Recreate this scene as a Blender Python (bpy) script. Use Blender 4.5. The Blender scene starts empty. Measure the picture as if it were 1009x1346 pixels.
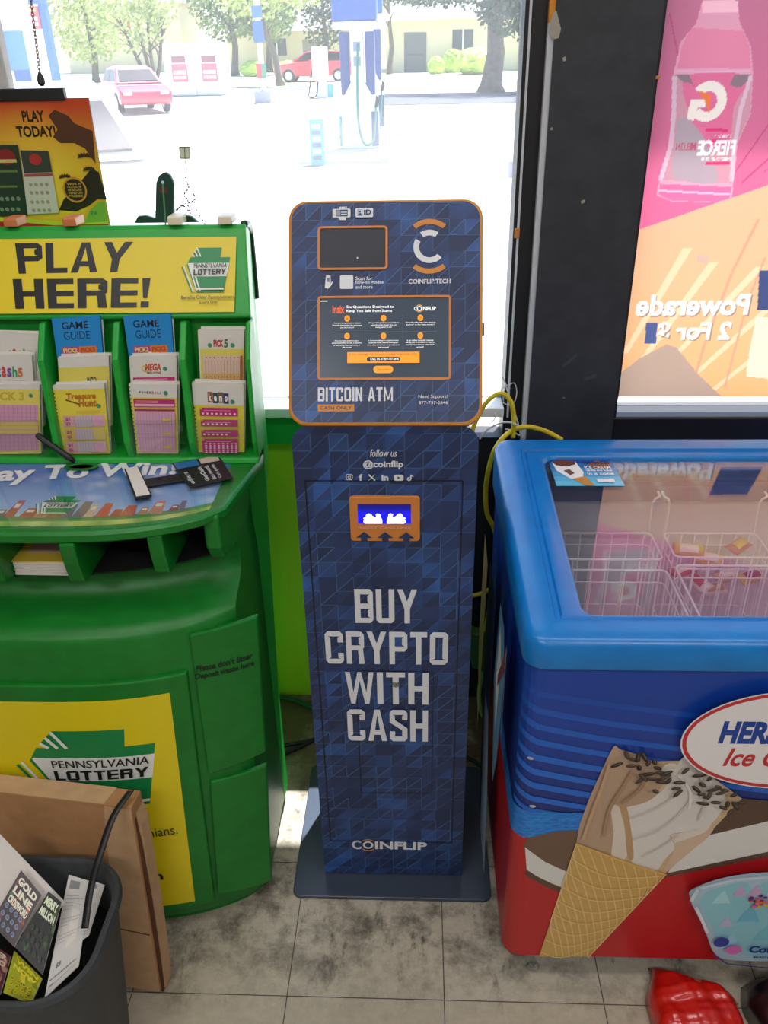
import bpy, bmesh, math, random
import numpy as np
from mathutils import Vector, Matrix
from mathutils.geometry import tessellate_polygon
random.seed(7)
SC = bpy.context.scene
COL = SC.collection
PI = math.pi

# ------------------------------------------------------------------ camera, sky, sun, lamps, exposure
def setup_view():
    pitch, yaw, roll, h = math.radians(28.7), math.radians(2.7), math.radians(-1.16), 1.6
    fw = Vector((-math.sin(yaw)*math.cos(pitch), math.cos(yaw)*math.cos(pitch), -math.sin(pitch)))
    r = Vector((math.cos(yaw), math.sin(yaw), 0)); u = r.cross(fw)
    c, s = math.cos(roll), math.sin(roll)
    r2, u2 = c*r + s*u, -s*r + c*u
    cd = bpy.data.cameras.new('camera'); co = bpy.data.objects.new('camera', cd); COL.objects.link(co)
    cd.sensor_fit = 'VERTICAL'; cd.sensor_height = 36; cd.lens = 1095/1346*36
    cd.clip_start = .02; cd.clip_end = 500
    M = Matrix((r2, u2, -fw)).transposed().to_4x4(); M.translation = (0, 0, h)
    co.matrix_world = M
    SC.camera = co
setup_view()
SUN_DIR = Vector((.14, .345, .93)).normalized()
w = bpy.data.worlds.new('world'); SC.world = w; w.use_nodes = True
nt = w.node_tree; nt.nodes.clear()
sky = nt.nodes.new('ShaderNodeTexSky'); sky.sky_type = 'NISHITA'; sky.sun_disc = False
sky.sun_elevation = math.asin(SUN_DIR.z); sky.sun_rotation = math.atan2(SUN_DIR.x, SUN_DIR.y)
bgn = nt.nodes.new('ShaderNodeBackground'); bgn.inputs['Strength'].default_value = .42
wo = nt.nodes.new('ShaderNodeOutputWorld')
nt.links.new(sky.outputs[0], bgn.inputs[0]); nt.links.new(bgn.outputs[0], wo.inputs[0])
sd = bpy.data.lights.new('sun', 'SUN'); sd.energy = 21; sd.angle = math.radians(.6); sd.color = (1, .96, .9)
so = bpy.data.objects.new('sun', sd); COL.objects.link(so)
so.rotation_euler = SUN_DIR.to_track_quat('Z', 'Y').to_euler()
for (x, y, e) in ((-1.1, -1.2, 25), (1.1, -1.2, 25), (0, -3.0, 16), (-.6, .55, 9), (.9, .55, 8)):
    ld = bpy.data.lights.new('ceiling_lamp', 'AREA'); ld.shape = 'RECTANGLE'; ld.size = 1.2; ld.size_y = .3
    ld.energy = e; ld.color = (1, .97, .95)
    lo = bpy.data.objects.new('ceiling_lamp', ld); COL.objects.link(lo); lo.location = (x, y, 2.84)
SC.view_settings.view_transform = 'Standard'; SC.view_settings.look = 'None'
SC.view_settings.gamma = 1; SC.view_settings.use_curve_mapping = False
SC.view_settings.exposure = 0

# ------------------------------------------------------------------ helpers
def C(h):
    h = h.lstrip('#'); v = [int(h[i:i+2], 16)/255 for i in (0, 2, 4)]
    return tuple((a/12.92 if a <= .04045 else ((a+.055)/1.055)**2.4) for a in v)
def mix(a, b, t): return tuple(p+(q-p)*t for p, q in zip(a, b))
def S(name):
    m = bpy.data.materials.new(name); m.use_nodes = True
    return m, m.node_tree, m.node_tree.nodes['Principled BSDF']
def mat(name, col, rough=.5, metal=0, emit=0, spec=.5, coat=0):
    m, n, b = S(name)
    if isinstance(col, str): col = C(col)
    b.inputs['Base Color'].default_value = (*col, 1); b.inputs['Roughness'].default_value = rough
    b.inputs['Metallic'].default_value = metal; b.inputs['Specular IOR Level'].default_value = spec
    b.inputs['Coat Weight'].default_value = coat
    if emit: b.inputs['Emission Color'].default_value = (*col, 1); b.inputs['Emission Strength'].default_value = emit
    return m
def noisy(name, c1, c2, scale=8, rough=.6, detail=6, lo=.35, hi=.65, stretch=(1,1,1), bump=0):
    m, n, b = S(name)
    if isinstance(c1, str): c1 = C(c1)
    if isinstance(c2, str): c2 = C(c2)
    tc = n.nodes.new('ShaderNodeTexCoord'); mp = n.nodes.new('ShaderNodeMapping'); mp.inputs['Scale'].default_value = stretch
    no = n.nodes.new('ShaderNodeTexNoise'); no.inputs['Scale'].default_value = scale; no.inputs['Detail'].default_value = detail
    cr = n.nodes.new('ShaderNodeValToRGB')
    cr.color_ramp.elements[0].position = lo; cr.color_ramp.elements[1].position = hi
    cr.color_ramp.elements[0].color = (*c1, 1); cr.color_ramp.elements[1].color = (*c2, 1)
    L = n.links.new
    L(tc.outputs['Object'], mp.inputs[0]); L(mp.outputs[0], no.inputs['Vector']); L(no.outputs[0], cr.inputs[0]); L(cr.outputs[0], b.inputs['Base Color'])
    b.inputs['Roughness'].default_value = rough
    if bump:
        bp = n.nodes.new('ShaderNodeBump'); bp.inputs['Strength'].default_value = bump; bp.inputs['Distance'].default_value = .01
        L(no.outputs[0], bp.inputs['Height']); L(bp.outputs[0], b.inputs['Normal'])
    return m
def ink_mat(name, rough=.4, emit=0, translucent=0, coat=0):
    m, n, b = S(name); a = n.nodes.new('ShaderNodeAttribute'); a.attribute_name = 'ink'
    L = n.links.new
    L(a.outputs['Color'], b.inputs['Base Color']); b.inputs['Roughness'].default_value = rough; b.inputs['Coat Weight'].default_value = coat
    if emit:
        L(a.outputs['Color'], b.inputs['Emission Color']); b.inputs['Emission Strength'].default_value = emit
    if translucent:
        tr = n.nodes.new('ShaderNodeBsdfTranslucent'); L(a.outputs['Color'], tr.inputs[0])
        mx = n.nodes.new('ShaderNodeMixShader'); mx.inputs[0].default_value = translucent
        o = n.nodes['Material Output']; L(b.outputs[0], mx.inputs[1]); L(tr.outputs[0], mx.inputs[2]); L(mx.outputs[0], o.inputs[0])
    return m
def clear_mat(name, col=(1,1,1), veil=0, rough=.02, refl=1.0, veilcol=(1,1,1), ior=1.5):
    """thin clear sheet: see-through, fresnel gloss, and some milky scatter"""
    m = bpy.data.materials.new(name); m.use_nodes = True; n = m.node_tree; n.nodes.clear(); L = n.links.new
    t = n.nodes.new('ShaderNodeBsdfTransparent'); t.inputs[0].default_value = (*col, 1)
    g = n.nodes.new('ShaderNodeBsdfGlossy'); g.inputs['Roughness'].default_value = rough
    f = n.nodes.new('ShaderNodeFresnel')
    ge = n.nodes.new('ShaderNodeNewGeometry'); mr = n.nodes.new('ShaderNodeMapRange')
    mr.inputs[3].default_value = ior; mr.inputs[4].default_value = 1/ior       # same gloss from either side of the thin sheet
    L(ge.outputs['Backfacing'], mr.inputs[0]); L(mr.outputs[0], f.inputs[0])
    mu = n.nodes.new('ShaderNodeMath'); mu.operation = 'MULTIPLY'; mu.inputs[1].default_value = refl; mu.use_clamp = True
    L(f.outputs[0], mu.inputs[0])
    mx = n.nodes.new('ShaderNodeMixShader'); L(mu.outputs[0], mx.inputs[0]); L(t.outputs[0], mx.inputs[1]); L(g.outputs[0], mx.inputs[2])
    out = n.nodes.new('ShaderNodeOutputMaterial'); last = mx
    if veil:
        tl = n.nodes.new('ShaderNodeBsdfTranslucent'); tl.inputs[0].default_value = (*veilcol, 1)
        m2 = n.nodes.new('ShaderNodeMixShader'); m2.inputs[0].default_value = veil
        L(mx.outputs[0], m2.inputs[1]); L(tl.outputs[0], m2.inputs[2]); last = m2
    L(last.outputs[0], out.inputs[0]); return m

def empty(name, loc, label, cat, group=None, rz=0):
    o = bpy.data.objects.new(name, None); COL.objects.link(o); o.location = loc; o.rotation_euler.z = rz
    o.empty_display_size = .05
    return tag(o, label, cat, group)
def tag(o, label, cat, group=None):
    o['label'] = label; o['category'] = cat
    if group: o['group'] = group
    return o
def link(name, bm, mats, parent=None, smooth=False, bevel=0, local=False, seg=2, label=None):
    me = bpy.data.meshes.new(name)
    if parent and not local: bmesh.ops.translate(bm, verts=bm.verts, vec=-total(parent))
    bm.to_mesh(me); bm.free()
    for m in (mats if isinstance(mats, (list, tuple)) else [mats]): me.materials.append(m)
    o = bpy.data.objects.new(name, me); COL.objects.link(o)
    if parent: o.parent = parent
    if smooth:
        for p in me.polygons: p.use_smooth = True
        if smooth == 2: 
            md = o.modifiers.new('edges', 'EDGE_SPLIT'); md.split_angle = math.radians(40)
    if bevel:
        md = o.modifiers.new('bevel', 'BEVEL'); md.width = bevel; md.segments = seg; md.limit_method = 'ANGLE'; md.angle_limit = math.radians(40)
    if label: o['label'] = label
    return o
def total(p):
    v = Vector(p.location)
    while p.parent: p = p.parent; v += Vector(p.location)
    return v
def struct(name, bm, m, **k):
    o = link(name, bm, m, **k); o['kind'] = 'structure'; return o
def place(bm, M, start=0):
    bm.verts.ensure_lookup_table(); bmesh.ops.transform(bm, matrix=M, verts=bm.verts[start:])
def box(bm, x0, x1, y0, y1, z0, z1, mi=0):
    v = [bm.verts.new(p) for p in ((x0,y0,z0),(x1,y0,z0),(x1,y1,z0),(x0,y1,z0),(x0,y0,z1),(x1,y0,z1),(x1,y1,z1),(x0,y1,z1))]
    for f in ((0,3,2,1),(4,5,6,7),(0,1,5,4),(1,2,6,5),(2,3,7,6),(3,0,4,7)):
        bm.faces.new([v[i] for i in f]).material_index = mi
    return bm
def B(*a): return box(bmesh.new(), *a)
def prism(bm, pts, fn0, fn1, mi=0):
    """solid between outline pts mapped by fn0 and by fn1"""
    a = [bm.verts.new(fn0(*p)) for p in pts]; b = [bm.verts.new(fn1(*p)) for p in pts]
    n = len(pts)
    fs = [bm.faces.new(a[::-1]), bm.faces.new(b)]
    for i in range(n): fs.append(bm.faces.new((a[i], a[(i+1)%n], b[(i+1)%n], b[i])))
    for f in fs: f.material_index = mi
    bmesh.ops.recalc_face_normals(bm, faces=fs)
    return bm
def rrect(x0, x1, y0, y1, r, n=6, corners=(1,1,1,1)):
    pts = []
    for k, (cx, cy, a0) in enumerate(((x1-r, y0+r, -90), (x1-r, y1-r, 0), (x0+r, y1-r, 90), (x0+r, y0+r, 180))):
        if corners[k]:
            for i in range(n+1):
                a = math.radians(a0+90*i/n); pts.append((cx+r*math.cos(a), cy+r*math.sin(a)))
        else: pts.append(((x1, y0), (x1, y1), (x0, y1), (x0, y0))[k])
    return pts
def tube(bm, pts, r, n=8, closed=False, mi=0):
    pts = [Vector(p) for p in pts]; N = len(pts); rings = []
    rs = r if isinstance(r, (list, tuple)) else [r]*N
    ref = None
    for i, p in enumerate(pts):
        if closed: t = pts[(i+1)%N]-pts[i-1]
        else: t = pts[min(i+1, N-1)]-pts[max(i-1, 0)]
        t.normalize()
        if ref is None: ref = t.orthogonal().normalized()
        ref = (ref - t*ref.dot(t))
        if ref.length < 1e-5: ref = t.orthogonal()
        ref.normalize()
        b = t.cross(ref)
        rings.append([bm.verts.new(p+(ref*math.cos(2*PI*k/n)+b*math.sin(2*PI*k/n))*rs[i]) for k in range(n)])
    for i in range(N if closed else N-1):
        q = rings[(i+1)%N]
        for k in range(n): bm.faces.new((rings[i][k], rings[i][(k+1)%n], q[(k+1)%n], q[k])).material_index = mi
    if not closed: bm.faces.new(rings[0][::-1]); bm.faces.new(rings[-1])
    return bm
def smooth(pts, n=4):
    """closed outline rounded through its points"""
    N = len(pts); out = []
    for i in range(N):
        a, b, c, d = pts[i-1], pts[i], pts[(i+1) % N], pts[(i+2) % N]
        for k in range(n):
            t = k/n; out.append(tuple(.5*((2*b[j])+(c[j]-a[j])*t+(2*a[j]-5*b[j]+4*c[j]-d[j])*t*t+(3*b[j]-a[j]-3*c[j]+d[j])*t**3) for j in (0, 1)))
    return out
def spline(P, n=8):
    P = [Vector(p) for p in P]; out = []
    for i in range(len(P)-1):
        a, b, c, d = P[max(i-1,0)], P[i], P[i+1], P[min(i+2, len(P)-1)]
        for k in range(n):
            t = k/n
            out.append(.5*((2*b)+(c-a)*t+(2*a-5*b+4*c-d)*t*t+(3*b-a-3*c+d)*t**3))
    out.append(P[-1]); return out
def lathe(bm, prof, n=24, M=None, mi=0):
    rings = [[bm.verts.new((r*math.cos(2*PI*k/n), r*math.sin(2*PI*k/n), z)) for k in range(n)] for r, z in prof]
    for a, b in zip(rings, rings[1:]):
        for k in range(n): bm.faces.new((a[k], a[(k+1)%n], b[(k+1)%n], b[k])).material_index = mi
    bm.faces.new(rings[0][::-1]); bm.faces.new(rings[-1])
    if M:
        bmesh.ops.transform(bm, matrix=M, verts=[v for r in rings for v in r])
    return bm
def sheet(fn, nu, nv, bm=None):
    bm = bm or bmesh.new()
    g = [[bm.verts.new(fn(i/nu, j/nv)) for j in range(nv+1)] for i in range(nu+1)]
    for i in range(nu):
        for j in range(nv): bm.faces.new((g[i][j], g[i+1][j], g[i+1][j+1], g[i][j+1]))
    return bm

_tc = {}
def text2d(s, bold=0, shear=0, sx=1):
    k = (s, bold, shear)
    if k in _tc: return _tc[k]
    cu = bpy.data.curves.new('t', 'FONT'); cu.body = s; cu.offset = bold; cu.shear = shear; cu.resolution_u = 3
    cu.align_x = 'LEFT'
    ob = bpy.data.objects.new('t', cu); COL.objects.link(ob)
    dg = bpy.context.evaluated_depsgraph_get(); ev = ob.evaluated_get(dg); me = ev.to_mesh()
    vs = [(v.co.x, v.co.y) for v in me.vertices]; fs = [tuple(p.vertices) for p in me.polygons]
    ev.to_mesh_clear(); bpy.data.objects.remove(ob); bpy.data.curves.remove(cu)
    _tc[k] = (vs, fs); return vs, fs

class Print:
    """flat inks laid out in (u, v), later mapped on to a surface"""
    def __init__(s): s.bm = bmesh.new(); s.k = s.bm.verts.layers.float_color.new('ink'); s.l = s.bm.verts.layers.float.new('lay'); s.L = 1
    def v(s, p, c):
        q = s.bm.verts.new((p[0], p[1], 0)); cc = c(*p) if callable(c) else c
        q[s.k] = (*cc, 1); q[s.l] = s.L; return q
    def poly(s, pts, c, up=1):
        if isinstance(c, str): c = C(c)
        s.L += up
        vs = [s.v(p, c) for p in pts]
        for t in tessellate_polygon([[Vector((*p[:2], 0)) for p in pts]]):
            try:
                f = s.bm.faces.new([vs[i] for i in t])
                f.normal_update()
                if f.normal.z < 0: f.normal_flip()
            except ValueError: pass
        return s
    def rect(s, u0, u1, v0, v1, c, up=1): return s.poly([(u0,v0),(u1,v0),(u1,v1),(u0,v1)], c, up)
    def grid(s, u0, u1, v0, v1, nu, nv, c, up=1):
        s.L += up
        g = [[s.v((u0+(u1-u0)*i/nu, v0+(v1-v0)*j/nv), c) for j in range(nv+1)] for i in range(nu+1)]
        for i in range(nu):
            for j in range(nv): s.bm.faces.new((g[i][j], g[i+1][j], g[i+1][j+1], g[i][j+1]))
        return s
    def ell(s, cu, cv, ru, rv, c, n=28, rot=0, up=1):
        cr, sr = math.cos(rot), math.sin(rot)
        return s.poly([(cu+ru*math.cos(2*PI*k/n)*cr-rv*math.sin(2*PI*k/n)*sr, cv+ru*math.cos(2*PI*k/n)*sr+rv*math.sin(2*PI*k/n)*cr) for k in range(n)], c, up)
    def arc(s, cu, cv, r0, r1, a0, a1, c, n=20, ky=1, up=1):
        A = [math.radians(a0+(a1-a0)*i/n) for i in range(n+1)]
        return s.poly([(cu+r1*math.cos(a), cv+ky*r1*math.sin(a)) for a in A]+[(cu+r0*math.cos(a), cv+ky*r0*math.sin(a)) for a in A[::-1]], c, up)
    def line(s, pts, wd, c, up=1):
        if isinstance(c, str): c = C(c)
        s.L += up
        for (a, b) in zip(pts, pts[1:]):
            d = Vector((b[0]-a[0], b[1]-a[1]))
            if d.length < 1e-6: continue
            d.normalize(); n = Vector((-d.y, d.x))*wd/2
            vs = [s.v(p, c) for p in ((a[0]-n.x, a[1]-n.y), (b[0]-n.x, b[1]-n.y), (b[0]+n.x, b[1]+n.y), (a[0]+n.x, a[1]+n.y))]
            s.bm.faces.new(vs)
        return s
    def text(s, t, u0, u1, v0, v1, c, bold=0, shear=0, mirror=False, quad=None, rot=0, keep=False, up=1):
        """letters stretched to fill the box"""
        if isinstance(c, str): c = C(c)
        s.L += up
        vs, fs = text2d(t, bold, shear)
        if not vs: return s
        x0, x1 = min(p[0] for p in vs), max(p[0] for p in vs); y0, y1 = min(p[1] for p in vs), max(p[1] for p in vs)
        out = []
        for p in vs:
            a = (p[0]-x0)/(x1-x0 or 1); b = (p[1]-y0)/(y1-y0 or 1)
            if mirror: a = 1-a
            if quad:   # bl, br, tr, tl
                q = [(1-a)*(1-b), a*(1-b), a*b, (1-a)*b]
                out.append(s.v((sum(w*k[0] for w, k in zip(q, quad)), sum(w*k[1] for w, k in zip(q, quad))), c))
            else: out.append(s.v((u0+a*(u1-u0), v0+b*(v1-v0)), c))
        for f in fs:
            try:
                fc = s.bm.faces.new([out[i] for i in f])
                fc.normal_update()
                if fc.normal.z < 0: fc.normal_flip()
            except ValueError: pass
        return s
    def lines(s, txts, u0, u1, v1, h, gap, c, bold=.008, centre=True):
        """several lines of small writing, each line about as wide as its letters ask"""
        m = max(len(t) for t in txts)
        for i, t in enumerate(txts):
            wd = (u1-u0)*len(t)/m; a = (u0+u1-wd)/2 if centre else u0
            s.text(t, a, a+wd, v1-i*(h+gap)-h, v1-i*(h+gap), c, bold)
        return s
    def flatten(s, u0, u1, v0, v1, step):
        """one single layer of ink: the topmost colour at every point of a fine mesh"""
        nu, nv = int(round((u1-u0)/step)), int(round((v1-v0)/step))
        img = np.zeros((nu+1, nv+1, 3)); top = np.full((nu+1, nv+1), -1.0)
        bmesh.ops.triangulate(s.bm, faces=s.bm.faces[:])
        for f in s.bm.faces:
            P = [v.co for v in f.verts]; lay = f.verts[0][s.l]; cc = [v[s.k] for v in f.verts]
            i0 = max(0, int(math.floor((min(p.x for p in P)-u0)/step))); i1 = min(nu, int(math.ceil((max(p.x for p in P)-u0)/step)))
            j0 = max(0, int(math.floor((min(p.y for p in P)-v0)/step))); j1 = min(nv, int(math.ceil((max(p.y for p in P)-v0)/step)))
            if i1 < i0 or j1 < j0: continue
            X, Y = np.meshgrid(u0+step*np.arange(i0, i1+1), v0+step*np.arange(j0, j1+1), indexing='ij')
            d = (P[1].y-P[2].y)*(P[0].x-P[2].x)+(P[2].x-P[1].x)*(P[0].y-P[2].y)
            if abs(d) < 1e-14: continue
            a = ((P[1].y-P[2].y)*(X-P[2].x)+(P[2].x-P[1].x)*(Y-P[2].y))/d; b = ((P[2].y-P[0].y)*(X-P[2].x)+(P[0].x-P[2].x)*(Y-P[2].y))/d; c = 1-a-b
            ok = (a > -1e-4) & (b > -1e-4) & (c > -1e-4) & (lay >= top[i0:i1+1, j0:j1+1])
            for k in range(3):
                sub = img[i0:i1+1, j0:j1+1, k]; sub[ok] = (a*cc[0][k]+b*cc[1][k]+c*cc[2][k])[ok]
            top[i0:i1+1, j0:j1+1][ok] = lay
        q = Print()
        g = [[q.v((u0+step*i, v0+step*j), tuple(img[i, j])) for j in range(nv+1)] for i in range(nu+1)]
        for i in range(nu):
            for j in range(nv): q.bm.faces.new((g[i][j], g[i+1][j], g[i+1][j+1], g[i][j+1]))
        return q
    def build(s, name, fn, m, parent=None, cu=(), cv=(), dz=.00025, local=False, label=None):
        """fn(u, v, height) -> point"""
        for axis, cuts in ((0, cu), (1, cv)):
            for c in cuts:
                co = [0,0,0]; co[axis] = c; no = [0,0,0]; no[axis] = 1
                bmesh.ops.bisect_plane(s.bm, geom=s.bm.verts[:]+s.bm.edges[:]+s.bm.faces[:], plane_co=co, plane_no=no, dist=1e-7)
        for v in s.bm.verts: v.co = fn(v.co.x, v.co.y, v[s.l]*dz)
        bm = s.bm
        o = link(name, bm, m, parent, local=local, label=label)
        return o

# heavy block capitals for headlines: strokes on a unit cell; h = thin bar height, w = stem width
def block(ch, w, h):
    def R(a, b, c, d): return [(a, c), (b, c), (b, d), (a, d)]
    def ring_(c0, c1, r=.0, gap=None):   # rounded bowl between heights c0 and c1
        k = min(.5*w+.02, .18); g = .55*h
        return c0, c1, k, g
    L = R(0, w, 0, 1); Rr = R(1-w, 1, 0, 1); T = R(0, 1, 1-h, 1); Bo = R(0, 1, 0, h); Mi = R(0, 1, .5-h/2, .5+h/2)
    k, g = w*.55, h*.6
    def bowl(c0, c1, x0=0):              # right half of a D between c0 and c1
        return [R(x0, 1-k, c1-h, c1), R(x0, 1-k, c0, c0+h), [(1-k, c1), (1, c1-g), (1, c0+g), (1-k, c0), (1-k, c0+h*.98), (1-w, c0+h+g*.5), (1-w, c1-h-g*.5), (1-k, c1-h*.98)]]
    def O(): return [R(k, 1-k, 1-h, 1), R(k, 1-k, 0, h), [(k, 1), (0, 1-g), (0, g), (k, 0), (k, h), (w, h+g*.4), (w, 1-h-g*.4), (k, 1-h)], [(1-k, 1), (1-k, 1-h), (1-w, 1-h-g*.4), (1-w, h+g*.4), (1-k, h), (1-k, 0), (1, g), (1, 1-g)]]
    D = {
     'B': [L]+bowl(.5-h/2+.0, 1)+bowl(0, .5+h/2), 'U': [R(0, w, g, 1), R(1-w, 1, g, 1), R(k, 1-k, 0, h), [(0, g), (k, 0), (k, h), (w, h+g*.4), (0, h+g)], [(1, g), (1, h+g), (1-w, h+g*.4), (1-k, h), (1-k, 0)]],
     'Y': [[(0, 1), (.5-w/2, .42), (.5+w/2, .42), (w, 1)], [(1-w, 1), (.5-w/2, .42), (.5+w/2, .42), (1, 1)], R(.5-w/2, .5+w/2, 0, .43)],
     'O': O(), 'C': [R(k, 1-k, 1-h, 1), R(k, 1-k, 0, h), [(k, 1), (0, 1-g), (0, g), (k, 0), (k, h), (w, h+g*.4), (w, 1-h-g*.4), (k, 1-h)], [(1-k, 1), (1-k, 1-h), (1-w, 1-h-g*.4), (1-w, .66), (1, .66), (1, 1-g)], [(1-k, 0), (1, g), (1, .34), (1-w, .34), (1-w, h+g*.4), (1-k, h)]],
     'R': [L]+bowl(.42, 1)+[[(1-w*1.2, .42+h*.9), (1-w*.25, .42+h*.6), (1, 0), (1-w*1.02, 0)]],
     'P': [L]+bowl(.40, 1), 'T': [T, R(.5-w/2, .5+w/2, 0, 1)], 'I': [R(0, 1, 0, 1)], 'H': [L, Rr, Mi], 'L': [L, Bo], 'E': [L, T, Mi, Bo],
     'A': [[(0, 0), (w, 0), (.5+w*.1, .95), (.5+w/2, 1), (.5-w/2, 1)], [(1, 0), (.5+w/2, 1), (.5-w/2, 1), (.5-w*.1, .95), (1-w, 0)], R(.22, .78, .2, .2+h)],
     'S': [R(k, 1-k, 1-h, 1), R(k, 1-k, 0, h), [(k, 1), (0, 1-g), (0, .62), (w, .66), (w, 1-h-g*.4), (k, 1-h)], [(1-k, 1), (1-k, 1-h), (1-w, 1-h-g*.4), (1-w, .68), (1, .68), (1, 1-g)], [(0, .66), (0, .60), (1-w, .36), (1, .36), (1, .42), (w, .68)], [(1-k, 0), (1, g), (1, .40), (1-w, .36), (1-w, h+g*.4), (1-k, h)], [(k, 0), (k, h), (w, h+g*.4), (w, .32), (0, .32), (0, g)]],
     'W': [[(0, 1), (w*.8, 1), (.25+w*.35, 0), (.25-w*.35, 0)], [(.25-w*.35, 0), (.25+w*.35, 0), (.5+w*.3, 1), (.5-w*.3, 1)], [(.5-w*.3, 1), (.5+w*.3, 1), (.75+w*.35, 0), (.75-w*.35, 0)], [(.75-w*.35, 0), (.75+w*.35, 0), (1, 1), (1-w*.8, 1)]],
     'N': [L, Rr, [(0, 1), (w, 1), (1, 0), (1-w, 0)]], 'M': [R(0, w*.8, 0, 1), R(1-w*.8, 1, 0, 1), [(0, 1), (w*.8, 1), (.5+w*.3, .1), (.5-w*.3, .1)], [(1-w*.8, 1), (1, 1), (.5+w*.3, .1), (.5-w*.3, .1)]],
     '!': [[(0, 1), (1, 1), (.75, .32), (.25, .32)], R(0, 1, 0, .2)]}
    return D[ch]
def headline(q, t, u0, u1, v0, v1, c, stem=.30, bar=.155, gap=.16, widths=None, quad=None):
    wd = {'W': 1.4, 'M': 1.35, 'I': stem, '!': stem*.9, ' ': .45, 'A': 1.08, 'Y': 1.08, 'T': .92, 'L': .85, 'E': .88}
    tot = sum(wd.get(ch, 1) for ch in t)+gap*(len(t)-1); x = 0; q.L += 1
    for ch in t:
        k = wd.get(ch, 1)
        if ch != ' ':
            for poly in block(ch, min(1, stem/k), bar):
                pts = [((x+p[0]*k)/tot, p[1]) for p in poly]
                if quad: pts = [tuple((1-a)*(1-b)*quad[0][i]+a*(1-b)*quad[1][i]+a*b*quad[2][i]+(1-a)*b*quad[3][i] for i in (0, 1)) for a, b in pts]
                else: pts = [(u0+a*(u1-u0), v0+b*(v1-v0)) for a, b in pts]
                q.poly(pts, c, .12)
        x += k+gap
    return q

M = {}
M['ink'] = ink_mat('printed_ink', .38)
M['ink_gloss'] = ink_mat('printed_gloss', .25, coat=.3)
M['ink_paper'] = ink_mat('printed_paper', .7)
M['ink_poster'] = ink_mat('translucent_poster', .6, translucent=.46)
M['ink_screen'] = ink_mat('screen_pixels', .25, emit=.55)
M['black'] = mat('black_plastic', '#17171a', .45)
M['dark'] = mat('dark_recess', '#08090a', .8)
M['white'] = mat('white_plastic', '#e8e8e8', .4)
M['paper'] = mat('white_paper', '#dcd6d0', .75)
M['steel'] = mat('dull_steel', '#9a9c9e', .35, .9)
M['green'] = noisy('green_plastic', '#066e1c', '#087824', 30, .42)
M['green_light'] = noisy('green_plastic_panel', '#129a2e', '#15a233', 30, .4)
M['orange'] = mat('orange_trim', '#d08038', .45)
M['blue_lid'] = noisy('blue_plastic', '#0872c0', '#0a7ac8', 20, .28)
M['acrylic'] = clear_mat('clear_acrylic', (.97, .98, .98), .03, .03, .7)


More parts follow.
